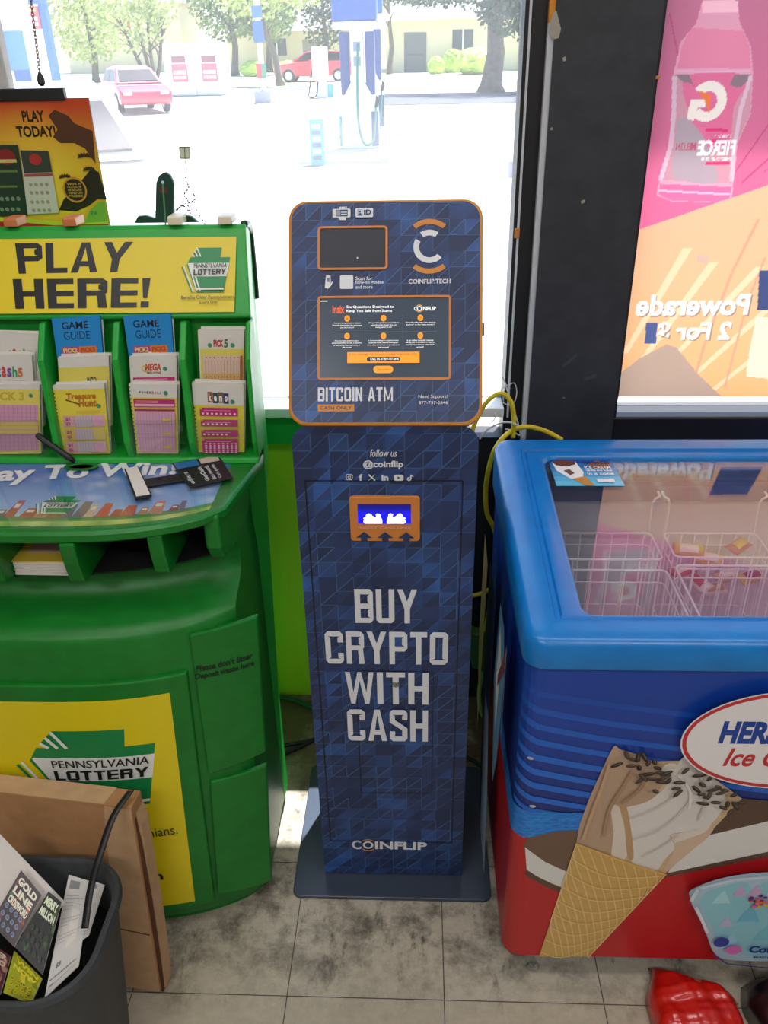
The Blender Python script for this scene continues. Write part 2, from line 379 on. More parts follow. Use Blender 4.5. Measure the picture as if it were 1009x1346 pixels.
# ------------------------------------------------------------------ the setting
def floor_mat():
    m, n, b = S('vinyl_tile'); L = n.links.new
    tc = n.nodes.new('ShaderNodeTexCoord')
    mp = n.nodes.new('ShaderNodeMapping'); mp.inputs['Location'].default_value = (.253, -.045, 0)
    L(tc.outputs['Object'], mp.inputs[0])
    br = n.nodes.new('ShaderNodeTexBrick'); br.offset = 0; br.squash = 1
    br.inputs['Scale'].default_value = 1; br.inputs['Brick Width'].default_value = .305; br.inputs['Row Height'].default_value = .305
    br.inputs['Mortar Size'].default_value = .0012; br.inputs['Mortar Smooth'].default_value = .3
    br.inputs['Color1'].default_value = (*C('#beb5a3'), 1); br.inputs['Color2'].default_value = (*C('#b6ac99'), 1); br.inputs['Mortar'].default_value = (*C('#4a443c'), 1)
    L(mp.outputs[0], br.inputs[0])
    def noise(sc, det, rough=.6, st=(1,1,1)):
        q = n.nodes.new('ShaderNodeTexNoise'); q.inputs['Scale'].default_value = sc; q.inputs['Detail'].default_value = det; q.inputs['Roughness'].default_value = rough
        k = n.nodes.new('ShaderNodeMapping'); k.inputs['Scale'].default_value = st; L(tc.outputs['Object'], k.inputs[0]); L(k.outputs[0], q.inputs[0]); return q
    def ramp(src, a, bb, ca=(0,0,0,1), cb=(1,1,1,1)):
        q = n.nodes.new('ShaderNodeValToRGB'); q.color_ramp.elements[0].position = a; q.color_ramp.elements[1].position = bb
        q.color_ramp.elements[0].color = ca; q.color_ramp.elements[1].color = cb; L(src, q.inputs[0]); return q
    def mixc(fac, a, c2):
        q = n.nodes.new('ShaderNodeMix'); q.data_type = 'RGBA'; L(fac, q.inputs[0]); L(a, q.inputs[6])
        if isinstance(c2, str): q.inputs[7].default_value = (*C(c2), 1)
        else: L(c2, q.inputs[7])
        return q.outputs[2]
    # grime builds up towards the wall where nobody walks or mops
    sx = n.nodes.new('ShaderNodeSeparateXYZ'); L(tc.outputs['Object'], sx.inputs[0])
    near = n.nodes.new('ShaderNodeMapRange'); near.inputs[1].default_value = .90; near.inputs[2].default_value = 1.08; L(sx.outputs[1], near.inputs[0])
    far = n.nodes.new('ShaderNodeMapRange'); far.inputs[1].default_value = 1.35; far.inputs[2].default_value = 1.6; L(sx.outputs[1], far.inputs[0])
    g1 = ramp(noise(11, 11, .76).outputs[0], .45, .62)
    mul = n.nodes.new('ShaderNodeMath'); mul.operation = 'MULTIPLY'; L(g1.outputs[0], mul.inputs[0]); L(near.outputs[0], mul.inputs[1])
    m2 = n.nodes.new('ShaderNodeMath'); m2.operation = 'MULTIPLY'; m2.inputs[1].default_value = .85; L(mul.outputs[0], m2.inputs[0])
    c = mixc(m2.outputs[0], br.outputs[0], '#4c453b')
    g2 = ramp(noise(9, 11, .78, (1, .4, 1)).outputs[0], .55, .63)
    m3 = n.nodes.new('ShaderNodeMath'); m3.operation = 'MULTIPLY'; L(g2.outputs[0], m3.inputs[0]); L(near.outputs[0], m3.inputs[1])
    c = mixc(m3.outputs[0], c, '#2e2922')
    g3 = ramp(noise(3.2, 8, .7).outputs[0], .36, .5)
    m4 = n.nodes.new('ShaderNodeMath'); m4.operation = 'MULTIPLY'; L(g3.outputs[0], m4.inputs[0]); L(far.outputs[0], m4.inputs[1])
    c = mixc(m4.outputs[0], c, '#6a5640')
    g4 = ramp(noise(60, 5).outputs[0], .3, .75, (.82,.82,.82,1), (1.06,1.06,1.06,1))
    q = n.nodes.new('ShaderNodeMix'); q.data_type = 'RGBA'; q.blend_type = 'MULTIPLY'; q.inputs[0].default_value = .8; L(c, q.inputs[6]); L(g4.outputs[0], q.inputs[7])
    L(q.outputs[2], b.inputs['Base Color'])
    b.inputs['Roughness'].default_value = .42
    return m
struct('floor', B(-4, 4, -4.5, 1.9, -.1, 0), floor_mat())
wallp = noisy('painted_wall', '#c9c6bf', '#d2cfc8', 4, .8)
struct('ceiling', B(-4, 4, -4.5, 1.9, 2.9, 3.0), mat('ceiling_tile', '#e4e2dc', .9))
struct('wall_back', B(-4, 4, -4.6, -4.5, 0, 2.9), wallp)
struct('wall_left', B(-4.1, -4, -4.5, 1.9, 0, 2.9), wallp)
struct('wall_right', B(4, 4.1, -4.5, 1.9, 0, 2.9), wallp)
M['frame'] = noisy('black_painted_metal', '#26272c', '#303138', 18, .55)
M['frame_edge'] = mat('black_frame', '#141318', .5)
M['trim_white'] = mat('pale_strip', '#c9c9d0', .45)
# front wall: header, knee wall, pillar panels
bm = bmesh.new()
box(bm, -4, 4, 1.80, 1.9, 2.62, 2.9); box(bm, -4, -.86, 1.80, 1.9, 0, 2.62); box(bm, 2.1, 4, 1.80, 1.9, 0, 2.62)
struct('wall_front', bm, M['frame'])
struct('wall_front_knee', B(.0, 2.1, 1.83, 1.9, 0, .80), M['frame_edge'])
lime = noisy('lime_wood_board', '#96c814', '#d2d82c', 3, .5, 8, .3, .7, (3, 1, .35))
struct('wall_front_board', B(-.86, .0, 1.83, 1.9, 0, .786), lime)
struct('trim_1', B(-.86, -.02, 1.815, 1.9, .790, .862), mat('green_rail', '#0c9a3c', .45))
# pillar between the two windows: recessed jamb, pale strip, dark panel
struct('trim_2', B(.196, .243, 1.815, 1.9, .0, 2.62), M['frame_edge'])
struct('trim_3', B(.2035, .2075, 1.806, 1.815, .86, 2.62), M['trim_white'])
struct('trim_4', B(.238, .2495, 1.795, 1.815, .0, 1.648), M['trim_white'])
struct('trim_5', B(.238, .2495, 1.795, 1.815, 1.648, 2.62), mat('orange_strip', '#d98a1c', .5))
def pillar_mat():
    m = noisy('pillar_paint', '#2b2c32', '#34353c', 26, .5)
    return m
struct('wall_front_pillar', B(.2495, .445, 1.79, 1.9, 0, 2.62), pillar_mat())
struct('trim_6', B(.445, 2.1, 1.80, 1.9, .785, .862), M['frame_edge'], bevel=.004)
struct('trim_7', B(.4455, .452, 1.80, 1.9, .862, 2.62), M['frame_edge'])
# paint chips on the pillar (paler coat below)
pp = Print(); chip = C('#a39c8e')
pp.poly([(0.2447,1.6659),(0.2501,1.667),(0.2554,1.6525),(0.2608,1.6378),(0.2579,1.6232),(0.2468,1.6209),(0.2401,1.6358),(0.2403,1.6503)], chip)
pp.poly([(0.2676,1.5908),(0.273,1.5932),(0.275,1.5869),(0.2695,1.5845)], chip); pp.poly([(0.3256,1.3362),(0.333,1.3391),(0.3335,1.3332),(0.3277,1.3304)], chip)
pp.poly([(0.2542,1.4715),(0.2585,1.4728),(0.2589,1.4674),(0.2545,1.4675)], chip); pp.poly([(0.3228,0.9162),(0.3297,0.9162),(0.3283,0.9125)], chip)
pp.poly([(0.3165,0.9913),(0.3474,1.019),(0.3465,1.0104),(0.322,0.986)], C('#44464e')); pp.poly([(0.3646,0.9611),(0.3969,0.9733),(0.393,0.9627),(0.3735,0.9557)], C('#44464e'))
struct_o = pp.build('trim_8', lambda u, v, h: (u, 1.79-h, v), M['ink']); struct_o['kind'] = 'structure'
# white sill and pane of the left window
w1 = struct('window_1', B(-.86, .196, 1.872, 1.876, .888, 2.62), clear_mat('dusty_glass', (.95, .97, 1), .065, .0, .8))
sil = struct('trim_9', B(-.86, .196, 1.80, 1.885, .8625, .886), M['white'], bevel=.003)
struct('trim_10', B(-.86, .196, 1.868, 1.880, .8865, .8885), M['steel'])
struct('trim_11', B(-.86, -.835, 1.80, 1.9, .886, 2.62), mat('brown_jamb', '#6d6152', .6))
struct('window_2', B(.452, 2.1, 1.872, 1.876, .862, 2.62), clear_mat('dusty_glass_two', (.97, .98, 1), .03, .0, .8))

# ------------------------------------------------------------------ crypto kiosk
def kiosk_mat(name, flip=False):
    m, n, b = S(name); L = n.links.new
    tc = n.nodes.new('ShaderNodeAttribute'); tc.attribute_name = 'pat'; sp = n.nodes.new('ShaderNodeSeparateXYZ'); L(tc.outputs['Vector'], sp.inputs[0])
    def math_(op, a, bb=None, c=None):
        q = n.nodes.new('ShaderNodeMath'); q.operation = op
        for i, x in enumerate((a, bb, c)):
            if x is None: continue
            if isinstance(x, (int, float)): q.inputs[i].default_value = x
            else: L(x, q.inputs[i])
        return q.outputs[0]
    cs = 1.0
    sx = math_('ADD', sp.outputs[0], 50.0)
    px = math_('DIVIDE', sx, cs); pz = math_('DIVIDE', sp.outputs[1], cs)
    cx, cz = math_('FLOOR', px), math_('FLOOR', pz); fx, fz = math_('FRACT', px), math_('FRACT', pz)
    tri = math_('GREATER_THAN', fz, fx)
    def rnd(off):
        cmb = n.nodes.new('ShaderNodeCombineXYZ'); L(math_('ADD', cx, off), cmb.inputs[0]); L(cz, cmb.inputs[1]); L(tri, cmb.inputs[2])
        wn = n.nodes.new('ShaderNodeTexWhiteNoise'); wn.noise_dimensions = '3D'; L(cmb.outputs[0], wn.inputs[0]); return wn.outputs[0]
    no = n.nodes.new('ShaderNodeTexNoise'); no.inputs['Scale'].default_value = .22; L(tc.outputs['Vector'], no.inputs[0])
    r = math_('ADD', math_('MULTIPLY', rnd(.5), .75), math_('MULTIPLY', math_('SUBTRACT', no.outputs[0], .5), 1.4))
    cr = n.nodes.new('ShaderNodeValToRGB'); e = cr.color_ramp.elements
    e[0].position = .1; e[0].color = (*C('#1d2c54'), 1); e[1].position = .95; e[1].color = (*C('#2f5ea6'), 1)
    e.new(.45).color = (*C('#243866'), 1); e.new(.7).color = (*C('#27457c'), 1)
    L(r, cr.inputs[0])
    d = math_('ABSOLUTE', math_('SUBTRACT', fz, fx))
    ln = math_('MAXIMUM', math_('LESS_THAN', d, .045), math_('MAXIMUM', math_('LESS_THAN', fx, .04), math_('LESS_THAN', fz, .04)))
    on = math_('MULTIPLY', ln, math_('MULTIPLY', math_('GREATER_THAN', rnd(7.5), .45), .45))
    mx = n.nodes.new('ShaderNodeMix'); mx.data_type = 'RGBA'; L(on, mx.inputs[0]); L(cr.outputs[0], mx.inputs[6]); mx.inputs[7].default_value = (*C('#4d7cb0'), 1)
    L(mx.outputs[2], b.inputs['Base Color']); b.inputs['Roughness'].default_value = .38
    return m
def pat(o, fn):
    a = o.data.attributes.new('pat', 'FLOAT_VECTOR', 'POINT')
    for v in o.data.vertices: a.data[v.index].vector = (*fn(v.co), 0)
KB = kiosk_mat('kiosk_wrap'); kdark = mat('kiosk_navy', '#151c38', .5)
LET = mat('kiosk_lettering', '#c9ccd2', .5)
K = empty('crypto_kiosk', (-.054, 1.37, 0), 'tall slim dark blue cash-to-crypto kiosk with a tilted orange-rimmed head', 'kiosk')
bm = bmesh.new(); prism(bm, rrect(-.271, .158, 1.173, 1.556, .018), lambda x, y: (x, y, 0), lambda x, y: (x, y, .009))
link('base_plate', bm, mat('blue_grey_steel', '#3c4656', .28, .1), K, bevel=.002)
# column: rounded shoulders in front outline, top falling away to the back
cF = 1.232
ol = rrect(-.2055, .0965, .011, 1.0815, .03, 6, (0,1,1,0))
bm = bmesh.new(); prism(bm, ol, lambda x, z: (x, cF, z), lambda x, z: (x, 1.47, z - .12*max(0, (z-1.0)/.08)))
col = link('column', bm, KB, K); pat(col, lambda c: ((c.x-(c.y+1.37-cF))/.0305, c.z/.0305))
# door with its seam and the smaller vault door
def seam(pts, wd=.0022, closed=True):
    q = Print(); q.line(pts+([pts[0]] if closed else []), wd, C('#0a0e1e')); return q
front = lambda u, v, h: (u, cF-.0004-h, v)
door = [( -.188,.115),(.073,.115),(.073,.984),(-.188,.984)]
s1 = seam(door); s1.build('door_seam', front, M['ink'], col)
vd = seam([(-.117,.262),(.029,.262),(.029,.583),(-.117,.583)], .0012); vd.build('vault_seam', front, M['ink'], col)
bm = bmesh.new(); R90 = Matrix.Translation((-.042, cF, .553)) @ Matrix.Rotation(PI/2, 4, 'X')
lathe(bm, [(.0075,0),(.0075,.003),(.006,.0045),(.0045,.0045),(.0045,.0035),(.001,.0035)], 20, R90)
lk = link('lock', bm, M['steel'], col, smooth=2, label='round chrome key lock')
link('keyhole', B(-.0426,-.0414, cF-.0048, cF-.003, .551,.5552), M['dark'], lk)
# lettering
q = Print(); W = C('#dddfe4')
for tx, u0, u1, v0, v1 in (('BUY', -.114, -.002, .695, .769), ('CRYPTO', -.172, .055, .601, .676), ('WITH', -.138, .020, .504, .582), ('CASH', -.138, .0195, .409, .490)):
    headline(q, tx, u0, u1, v0, v1, W)
q.build('headline_lettering', front, M['ink'], col); q = Print()
q.text('C', -.142, -.122, .090, .118, W, .03); q.text('INFLIP', -.092, .020, .092, .116, W, .03)
q.arc(-.107, .1045, .007, .0115, 0, 360, W, 28); q.arc(-.107, .1045, .0155, .0185, 45, 135, C('#d08038')); q.arc(-.107, .1045, .0155, .0185, 225, 315, C('#d08038'))
q.build('maker_logo', front, M['ink'], col); q = Print()
# small social marks
q.text('follow us', -.079, -.035, 1.0275, 1.041, W, .012, .25)
q.text('@coinflip', -.091, -.025, 1.0055, 1.0215, W, .03)
y = .991
def mark(cx): return (lambda dx, dz: (cx+dx, y+dz))
q.poly(rrect(-.120, -.1085, y-.0055, y+.0055, .003, 4), W); q.poly(rrect(-.1185, -.110, y-.004, y+.004, .002, 4), C('#203058')); q.arc(-.11425, y, .0017, .0027, 0, 360, W, 16); q.ell(-.1115, y+.0027, .0006, .0006, W, 8)
q.text('f', -.098, -.0925, y-.006, y+.006, W, .05)
q.line([(-.0825,y+.0055),(-.0715,y-.0055)], .0025, W); q.line([(-.0825,y-.0055),(-.0715,y+.0055)], .001, W)
q.text('in', -.061, -.0495, y-.0055, y+.0055, W, .05)
q.poly(rrect(-.0405, -.0245, y-.0055, y+.0055, .003, 4), W); q.poly([(-.0345,y-.0026),(-.030,y),(-.0345,y+.0026)], C('#203058'))
q.arc(-.0155, y-.0022, .0017, .0036, 60, 390, W, 18); q.line([(-.0125,y-.002),(-.0125,y+.006)], .0019, W); q.line([(-.0125,y+.0055),(-.0085,y+.0025)], .0019, W)
q.build('social_marks', front, M['ink'], col)
# orange cash slot
bm = bmesh.new(); ol = rrect(-.1155, .0025, .8715, .957, .006, 5)
prism(bm, ol, lambda x, z: (x, cF-.0005, z), lambda x, z: (x, cF-.007, z))
bez = link('cash_bezel', bm, M['orange'], K, bevel=.001, label='orange cash slot surround')
q = Print(); kb = C('#22355f')
for cx in (-.0925, -.0565, -.0205):
    q.poly([(cx-.014,.8785),(cx+.014,.8785),(cx,.8905)], kb); q.rect(cx-.0055, cx+.0055, .8712, .8787, kb)
q.text('INSERT CASH HERE', -.1015, -.0125, .8965, .9015, C('#e0a890'), .02)
q.build('slot_marks', lambda u, v, h: (u, cF-.0071-h, v), M['ink'], bez)
q = Print(); q.grid(-.102, -.0125, .9065, .944, 12, 5, lambda u, v: mix(C('#0a0ae0'), C('#05055a'), max(0, min(1, (v-.918)/.02)))) 
q.build('slot_glow', lambda u, v, h: (u, cF-.0071-h, v), ink_mat('blue_led_glow', .3, emit=1.3), bez, label='slot mouth glowing blue')
q = Print(); wl = (1, 1, 1)
for sg in (1, -1):
    cx = -.0572
    f = lambda pts: [(cx+sg*a, b) for a, b in pts]
    q.poly(f([(.004,.907),(.033,.907),(.036,.911),(.0335,.915),(.036,.9175),(.031,.9195),(.031,.923),(.027,.9265),(.0225,.9255),(.020,.9215),(.014,.918),(.0135,.9205),(.0145,.925),(.011,.9265),(.007,.925),(.0065,.920),(.004,.914)]), wl)
q.build('slot_lights', lambda u, v, h: (u, cF-.0076-h, v), ink_mat('blue_white_led', .3, emit=1.6), bez)
# head
ct, st = math.cos(math.radians(28)), math.sin(math.radians(28))
HF = lambda u, v, h: (u, 1.222+v*st-h*ct, 1.083+v*ct+h*st)
bm = bmesh.new(); ol = rrect(-.2075, .1005, .003, .3605, .03, 8)
prism(bm, ol, lambda u, v: HF(u, v, -.034), lambda u, v: HF(u, v, 0))
hd = link('head_rim', bm, mat('orange_edge', '#cf8426', .4), K, bevel=.004, label='orange rim of the tilted head')
bm = bmesh.new(); ol2 = rrect(-.2025, .0955, .0085, .3555, .027, 8)
prism(bm, ol2, lambda u, v: HF(u, v, -.001), lambda u, v: HF(u, v, .0012)); hp_ = link('head_panel', bm, KB, K); pat(hp_, lambda c: (c.x/.0252, math.hypot(c.y+1.37-1.222, c.z-1.083)/.0252))
bm = bmesh.new(); prism(bm, rrect(-.195, .088, .03, .345, .02, 5), lambda u, v: HF(u, v, -.075), lambda u, v: HF(u, v, -.034)); link('head_housing', bm, kdark, K)
bm = bmesh.new(); prism(bm, [(1.31,1.115),(1.40,1.20),(1.45,1.16),(1.45,.99),(1.31,1.01)], lambda y, z: (-.15, y, z), lambda y, z: (.04, y, z)); link('neck', bm, kdark, K)
def ring(name, u0, u1, v0, v1, wd, r, m, parent, h=.0035):
    bm = bmesh.new(); a = rrect(u0-wd, u1+wd, v0-wd, v1+wd, r+wd, 5); b = rrect(u0, u1, v0, v1, r, 5)
    def vv(L_, hh): return [bm.verts.new(HF(*p, hh)) for p in L_]
    A, Bv, A0, B0 = vv(a, h), vv(b, h), vv(a, .001), vv(b, .001); n = len(a)
    for i in range(n):
        j = (i+1) % n
        bm.faces.new((A[i], A[j], Bv[j], Bv[i])); bm.faces.new((A0[i], A0[j], A[j], A[i])); bm.faces.new((Bv[i], Bv[j], B0[j], B0[i]))
    bmesh.ops.recalc_face_normals(bm, faces=bm.faces[:])
    return link(name, bm, m, parent)
cb = ring('camera_bezel', -.157, -.053, .2525, .3145, .0035, .003, M['orange'], hp_)
q = Print(); q.rect(-.157, -.053, .2525, .3145, C('#3b3d47')); q.ell(-.0975, .268, .001, .0014, C('#ffffff')); q.build('camera_window', lambda u, v, h: HF(u, v, .0013+h), mat('smoked_glass', '#3a3c47', .2), hp_).data.materials.clear()
bpy.data.objects['camera_window'].data.materials.append(M['ink_gloss'])
ring('screen_bezel', -.157, .047, .0785, .2045, .0035, .002, M['orange'], hp_)
q = Print(); SB = C('#333e4c'); q.rect(-.157, .047, .0785, .2045, SB)
WS = C('#eef0f0'); OR = C('#f29a2c'); DK = C('#2a323e')
def X(px, py=445): # artwork of the screen is laid out on a 1009x637 board
    return -.157+(px-52)/(955-52)*.204
def Y(py): return .2045-(py-42)/(600-42)*.126
q.text('insix', X(140), X(226), Y(148), Y(92), C('#d85a2a'), .03)
q.lines(['Six Questions Designed to', 'Keep You Safe from Scams'], X(240), X(572), Y(93), .0055, .0009, WS, .02, centre=False)
q.text('C', X(712), X(735), Y(133), Y(104), WS, .03); q.arc(X(750), Y(118), .0026, .0040, 0, 360, WS, 20); q.text('INFLIP', X(767), X(866), Y(132), Y(105), WS, .03)
q.arc(X(750), Y(118), .0050, .0060, 40, 140, OR, 10); q.arc(X(750), Y(118), .0050, .0060, 220, 320, OR, 10)
q.rect(X(58), X(106), Y(66), Y(58), mix(SB, WS, .6))
q.rect(X(369), X(371), Y(410), Y(165), C('#667080')); q.rect(X(634), X(636), Y(410), Y(165), C('#667080')); q.rect(X(140), X(870), Y(281), Y(279), C('#667080'))
qs = [(245, 185, ['Are you being asked to make a', 'financial transaction by someone', 'you don\'t know?'], 142, 348), (500, 185, ['Are you being told to act quickly or', 'secretly under threat? Are you', 'being asked to lie?'], 395, 608), (757, 185, ['Does the offer seem "too good to', 'be true" or like "easy money"?'], 655, 862),
      (245, 310, ['Are you being asked to pay a', 'government fine or bill, a ransom,', 'or bail using cryptocurrency or', 'gift cards?'], 140, 348), (500, 310, ['Is someone asking for cryptocurrency', 'to secure funds, reverse a computer', 'virus, clear a warrant, or protect your', 'bank account?'], 385, 615), (757, 310, ['Is an online romantic interest', 'asking you to transfer or deposit', 'money into a fund, or other bank', 'account?'], 655, 858)]
for i, (cx, cy, tx, a, b) in enumerate(qs):
    q.ell(X(cx), Y(cy), .0044, .0050, OR); q.text(str(i+1), X(cx)-.001, X(cx)+.001, Y(cy)-.0018, Y(cy)+.0018, C('#b06010'), .02)
    q.lines(tx, X(a), X(b), Y(cy+27), .0026, .0010, WS, .015)
q.rect(X(248), X(752), Y(500), Y(424), OR); q.text('IF YOU ANSWER "YES" TO ANY OF THESE QUESTIONS, STOP', X(262), X(735), Y(448), Y(434), DK, .005)
q.poly(rrect(X(383), X(616), Y(488), Y(458), .003, 4), DK); q.text('CALL US AT 877-757-2646', X(408), X(606), Y(480), Y(465), WS, .02)
q.poly(rrect(X(430), X(568), Y(571), Y(520), .0056, 5), OR); q.text('Tap to Start', X(456), X(542), Y(553), Y(537), DK, .005)
q.build('touch_screen', lambda u, v, h: HF(u, v, .0013+h*.5), M['ink_screen'], hp_, label='lit touch screen with six questions')
q = Print()
G2 = C('#dddfe4'); OG = C('#cf8634'); NV = C('#2c4678')
q.arc(.016, .2855, .0345, .0425, 52, 128, OG, ky=1.0); q.arc(.016, .2845, .0345, .0425, 232, 308, OG)
q.arc(.016, .2855, .0165, .0255, 56, 124, G2); q.arc(.0165, .284, .0165, .0255, 150, 318, G2)
q.text('COINFLIP.TECH', -.0165, .0495, .2262, .2335, W, .025)
q.build('round_logo', lambda u, v, h: HF(u, v, .0013+h), M['ink'], hp_); q = Print()
headline(q, 'BITCOIN ATM', -.160, -.041, .0415, .0635, W, .3, .15, .2)
q.rect(-.160, -.102, .0255, .0365, OG); q.text('CASH ONLY', -.156, -.106, .0283, .0337, C('#3a3038'), .01)
q.build('headline_lettering', lambda u, v, h: HF(u, v, .0013+h), M['ink'], hp_); q = Print()
q.text('Need Support?', -.0005, .046, .0445, .0515, W, .004); q.text('877-757-2646', .0, .046, .0365, .0415, W, .004)
q.build('support_lettering', lambda u, v, h: HF(u, v, .0013+h), M['ink'], hp_); q = Print()
q.lines(['Scan for', 'how-to guides', 'and more'], -.1005, -.056, .2385, .0058, .0010, W, .02, centre=False)
q.poly(rrect(-.125, -.104, .219, .2405, .002, 3), W)     # the code itself is left blank
q.poly([(-.147,.2405),(-.140,.2405),(-.1395,.228),(-.1375,.2315),(-.1365,.229),(-.139,.224),(-.1445,.219),(-.146,.2205),(-.149,.2205),(-.1485,.227)], W)
q.rect(-.1455, -.1415, .230, .2365, C('#6a7488'))
q.build('scan_marks', lambda u, v, h: HF(u, v, .0013+h), M['ink'], hp_); q = Print()
# hand holding a card, and the ID tag
q.poly(rrect(-.137, -.1085, .332, .3455, .002, 3), W); q.rect(-.1315, -.113, .3335, .344, NV); q.rect(-.1305, -.1245, .3345, .343, C('#9aa0b0')); q.rect(-.1235, -.114, .336, .3375, W); q.rect(-.1235, -.114, .339, .3405, W)
for i in range(4): q.poly(rrect(-.1257+i*.0030, -.1231+i*.0030, .3435, .3485, .001, 2), W)
q.poly([(-.128,.3325),(-.1145,.3325),(-.1155,.327),(-.1255,.327)], W)
q.poly(rrect(-.1005, -.0725, .331, .3455, .002, 3), W); q.rect(-.097, -.0895, .3335, .3435, NV); q.rect(-.0962, -.0903, .334, .343, W); q.ell(-.09325, .3398, .0016, .002, NV, 12); q.poly([(-.096,.334),(-.0905,.334),(-.0915,.3372),(-.095,.3372)], NV)
q.text('ID', -.087, -.0755, .3345, .3425, NV, .04)
q.build('card_and_id_marks', lambda u, v, h: HF(u, v, .0013+h), M['ink'], hp_)
bm = bmesh.new(); prism(bm, rrect(.148, .168, -.024, -.012, .003, 3), lambda v, h: HF(.1005, v, h), lambda v, h: HF(.104, v, h)); link('side_latch', bm, mat('brown_latch', '#6a4a2c', .5), K)

# ------------------------------------------------------------------ ice cream freezer
FX0, FX1, FY0, FY1 = .166, 1.16, 1.012, 1.605
TP = lambda x, y, h=0: (x, y - h*.075, .845+(y-1.0)*.075+h)
F = empty('ice_cream_freezer', (.66, 1.31, 0), 'bright blue glass-top ice cream chest freezer with a big cone printed on its front', 'freezer')
RC = .032
def wrap(u, v, h=0):
    """u runs along the front as x; past the left corner it turns on to the left side"""
    c = FX0+RC; L_ = RC*PI/2
    if u >= c: return Vector((u, FY0-h, v))
    if u >= c-L_:
        a = (c-u)/RC; return Vector((c-(RC+h)*math.sin(a), FY0+RC-(RC+h)*math.cos(a), v))
    return Vector((FX0-h, FY0+RC+(c-L_-u), v))
bm = bmesh.new()
us = [FX1-.0001]+[.3]+[FX0+RC-RC*PI/2*i/8 for i in range(9)]+[FX0+RC-RC*PI/2-(FY1-FY0-RC)]
a = [bm.verts.new(wrap(u, .068)) for u in us]; b_ = [bm.verts.new(wrap(u, .80)) for u in us]
bk = [bm.verts.new((FX1, FY1, z)) for z in (.068, .80)]
for i in range(len(us)-1): bm.faces.new((a[i+1], a[i], b_[i], b_[i+1]))
bm.faces.new((a[-1], b_[-1], bk[1], bk[0])); bm.faces.new((a[0], bk[0], bk[1], b_[0]))
bm.faces.new(a+[bk[0]])
bmesh.ops.recalc_face_normals(bm, faces=bm.faces[:])
body = link('cabinet', bm, mat('freezer_blue', '#0b3ba0', .35), F, smooth=2)
# --- artwork of the wrap
q = Print(); lo_u = FX0+RC-RC*PI/2-.55
NB, MB_, LB = C('#0a3c9c'), C('#14256e'), C('#1c66cc')
def bgc(u, v):
    t = (v-.40)/(.785-.40)
    return mix(C('#101f66'), C('#0f46b0'), max(0, min(1, t)))
q.grid(lo_u, FX1, .40, .788, 40, 10, bgc)
# pale swooping bands
def band(z0, z1, z2, wd, c):
    n = 26
    f = lambda s_: z0 + (z1-z0)*min(1, (s_/.14)**.55) + (z2-z1)*max(0, s_)**1.2 if s_ > 0 else z0
    top = [(.155+1.0*i/n*1.0, f(i/n)) for i in range(n+1)]
    q.poly([(u, z+wd*(1-.6*max(0,(u-.155)))*.5) for u, z in top]+[(u, z-wd*(1-.6*max(0,(u-.155)))*.5) for u, z in top[::-1]], c)
for z0, dz, wd, k in ((.730,-.012,.012,.25), (.700,-.02,.013,.45), (.668,-.022,.013,.6), (.636,-.022,.013,.75), (.602,-.022,.014,.9), (.570,-.022,.014,1.0), (.538,-.02,.014,1.0), (.506,-.018,.013,1.0), (.476,-.014,.011,.9)):
    band(z0, z0+dz, z0+dz-.17, wd, mix(C('#0f42a8'), LB, k))
# water
def wat(u, v): 
    t = .5+.5*math.sin(u*210+40*math.sin(v*90))*math.sin(v*260+3*math.sin(u*60)); return mix(C('#0c58c0'), C('#2a92e0'), t)
q.grid(lo_u, .42, .395, .462, 150, 24, wat)
q.poly(rrect(lo_u, FX1, .070, .398, .0001, 1), C('#b51a20'))
# sandwich bar: brown, white, brown
q.poly([(0.1864,0.3753),(0.194,0.3398),(0.2355,0.2902),(0.2677,0.2641),(0.2909,0.4205),(0.2325,0.4151)], C('#5f4636'))
q.poly([(0.1864,0.3753),(0.1929,0.3987),(0.2364,0.4152),(0.2883,0.4204),(0.2754,0.3017),(0.2332,0.3208),(0.2048,0.3401)], C('#6d5444'))
q.poly([(0.1892,0.3734),(0.2266,0.3368),(0.2777,0.3059),(0.2646,0.2682),(0.2246,0.2899),(0.1956,0.3157)], C('#d8d6d2'))
q.poly([(0.1929,0.3156),(0.2244,0.2919),(0.2648,0.2662),(0.2602,0.2555),(0.2256,0.2754),(0.1953,0.2993)], C('#5a4234'))
q.poly([(0.4127,0.3854),(0.5407,0.5038),(0.7004,0.4861),(1.1068,0.548),(1.1402,0.4609),(0.596,0.4396),(0.4859,0.3855)], C('#5a4234'))
q.poly([(0.4588,0.3828),(0.4825,0.4065),(0.5938,0.4507),(1.1003,0.5649),(1.1368,0.4698),(0.6088,0.3754),(0.445,0.315)], C('#d8d6d2'))
q.poly([(0.445,0.315),(0.6088,0.3754),(1.1368,0.4698),(1.1416,0.4573),(0.6115,0.3618),(0.4401,0.3027)], C('#5a4234'))
# cone paper / chocolate / cream
q.poly([(0.2348,0.069),(0.2768,0.3894),(0.3102,0.5992),(0.3314,0.6063),(0.3611,0.5833),(0.4399,0.5883),(0.5395,0.5038),(0.4875,0.3913),(0.441,0.3149),(0.3278,0.0726)], C('#ccb08a'))
q.poly(smooth([(0.2768,0.3894),(0.3102,0.5992),(0.3285,0.6095),(0.3725,0.5903),(0.4125,0.5674),(0.405,0.5326),(0.386,0.4876),(0.3432,0.4739),(0.3306,0.4496),(0.3424,0.4028),(0.3532,0.3544)]), C('#b59880'))
q.poly(smooth([(0.3402,0.4665),(0.3853,0.493),(0.4125,0.5327),(0.4253,0.588),(0.4394,0.5916),(0.4827,0.5517),(0.5096,0.5173),(0.5055,0.454),(0.4415,0.3667),(0.4215,0.3204),(0.3788,0.3412),(0.3618,0.3937)]), C('#d9d3cd'))
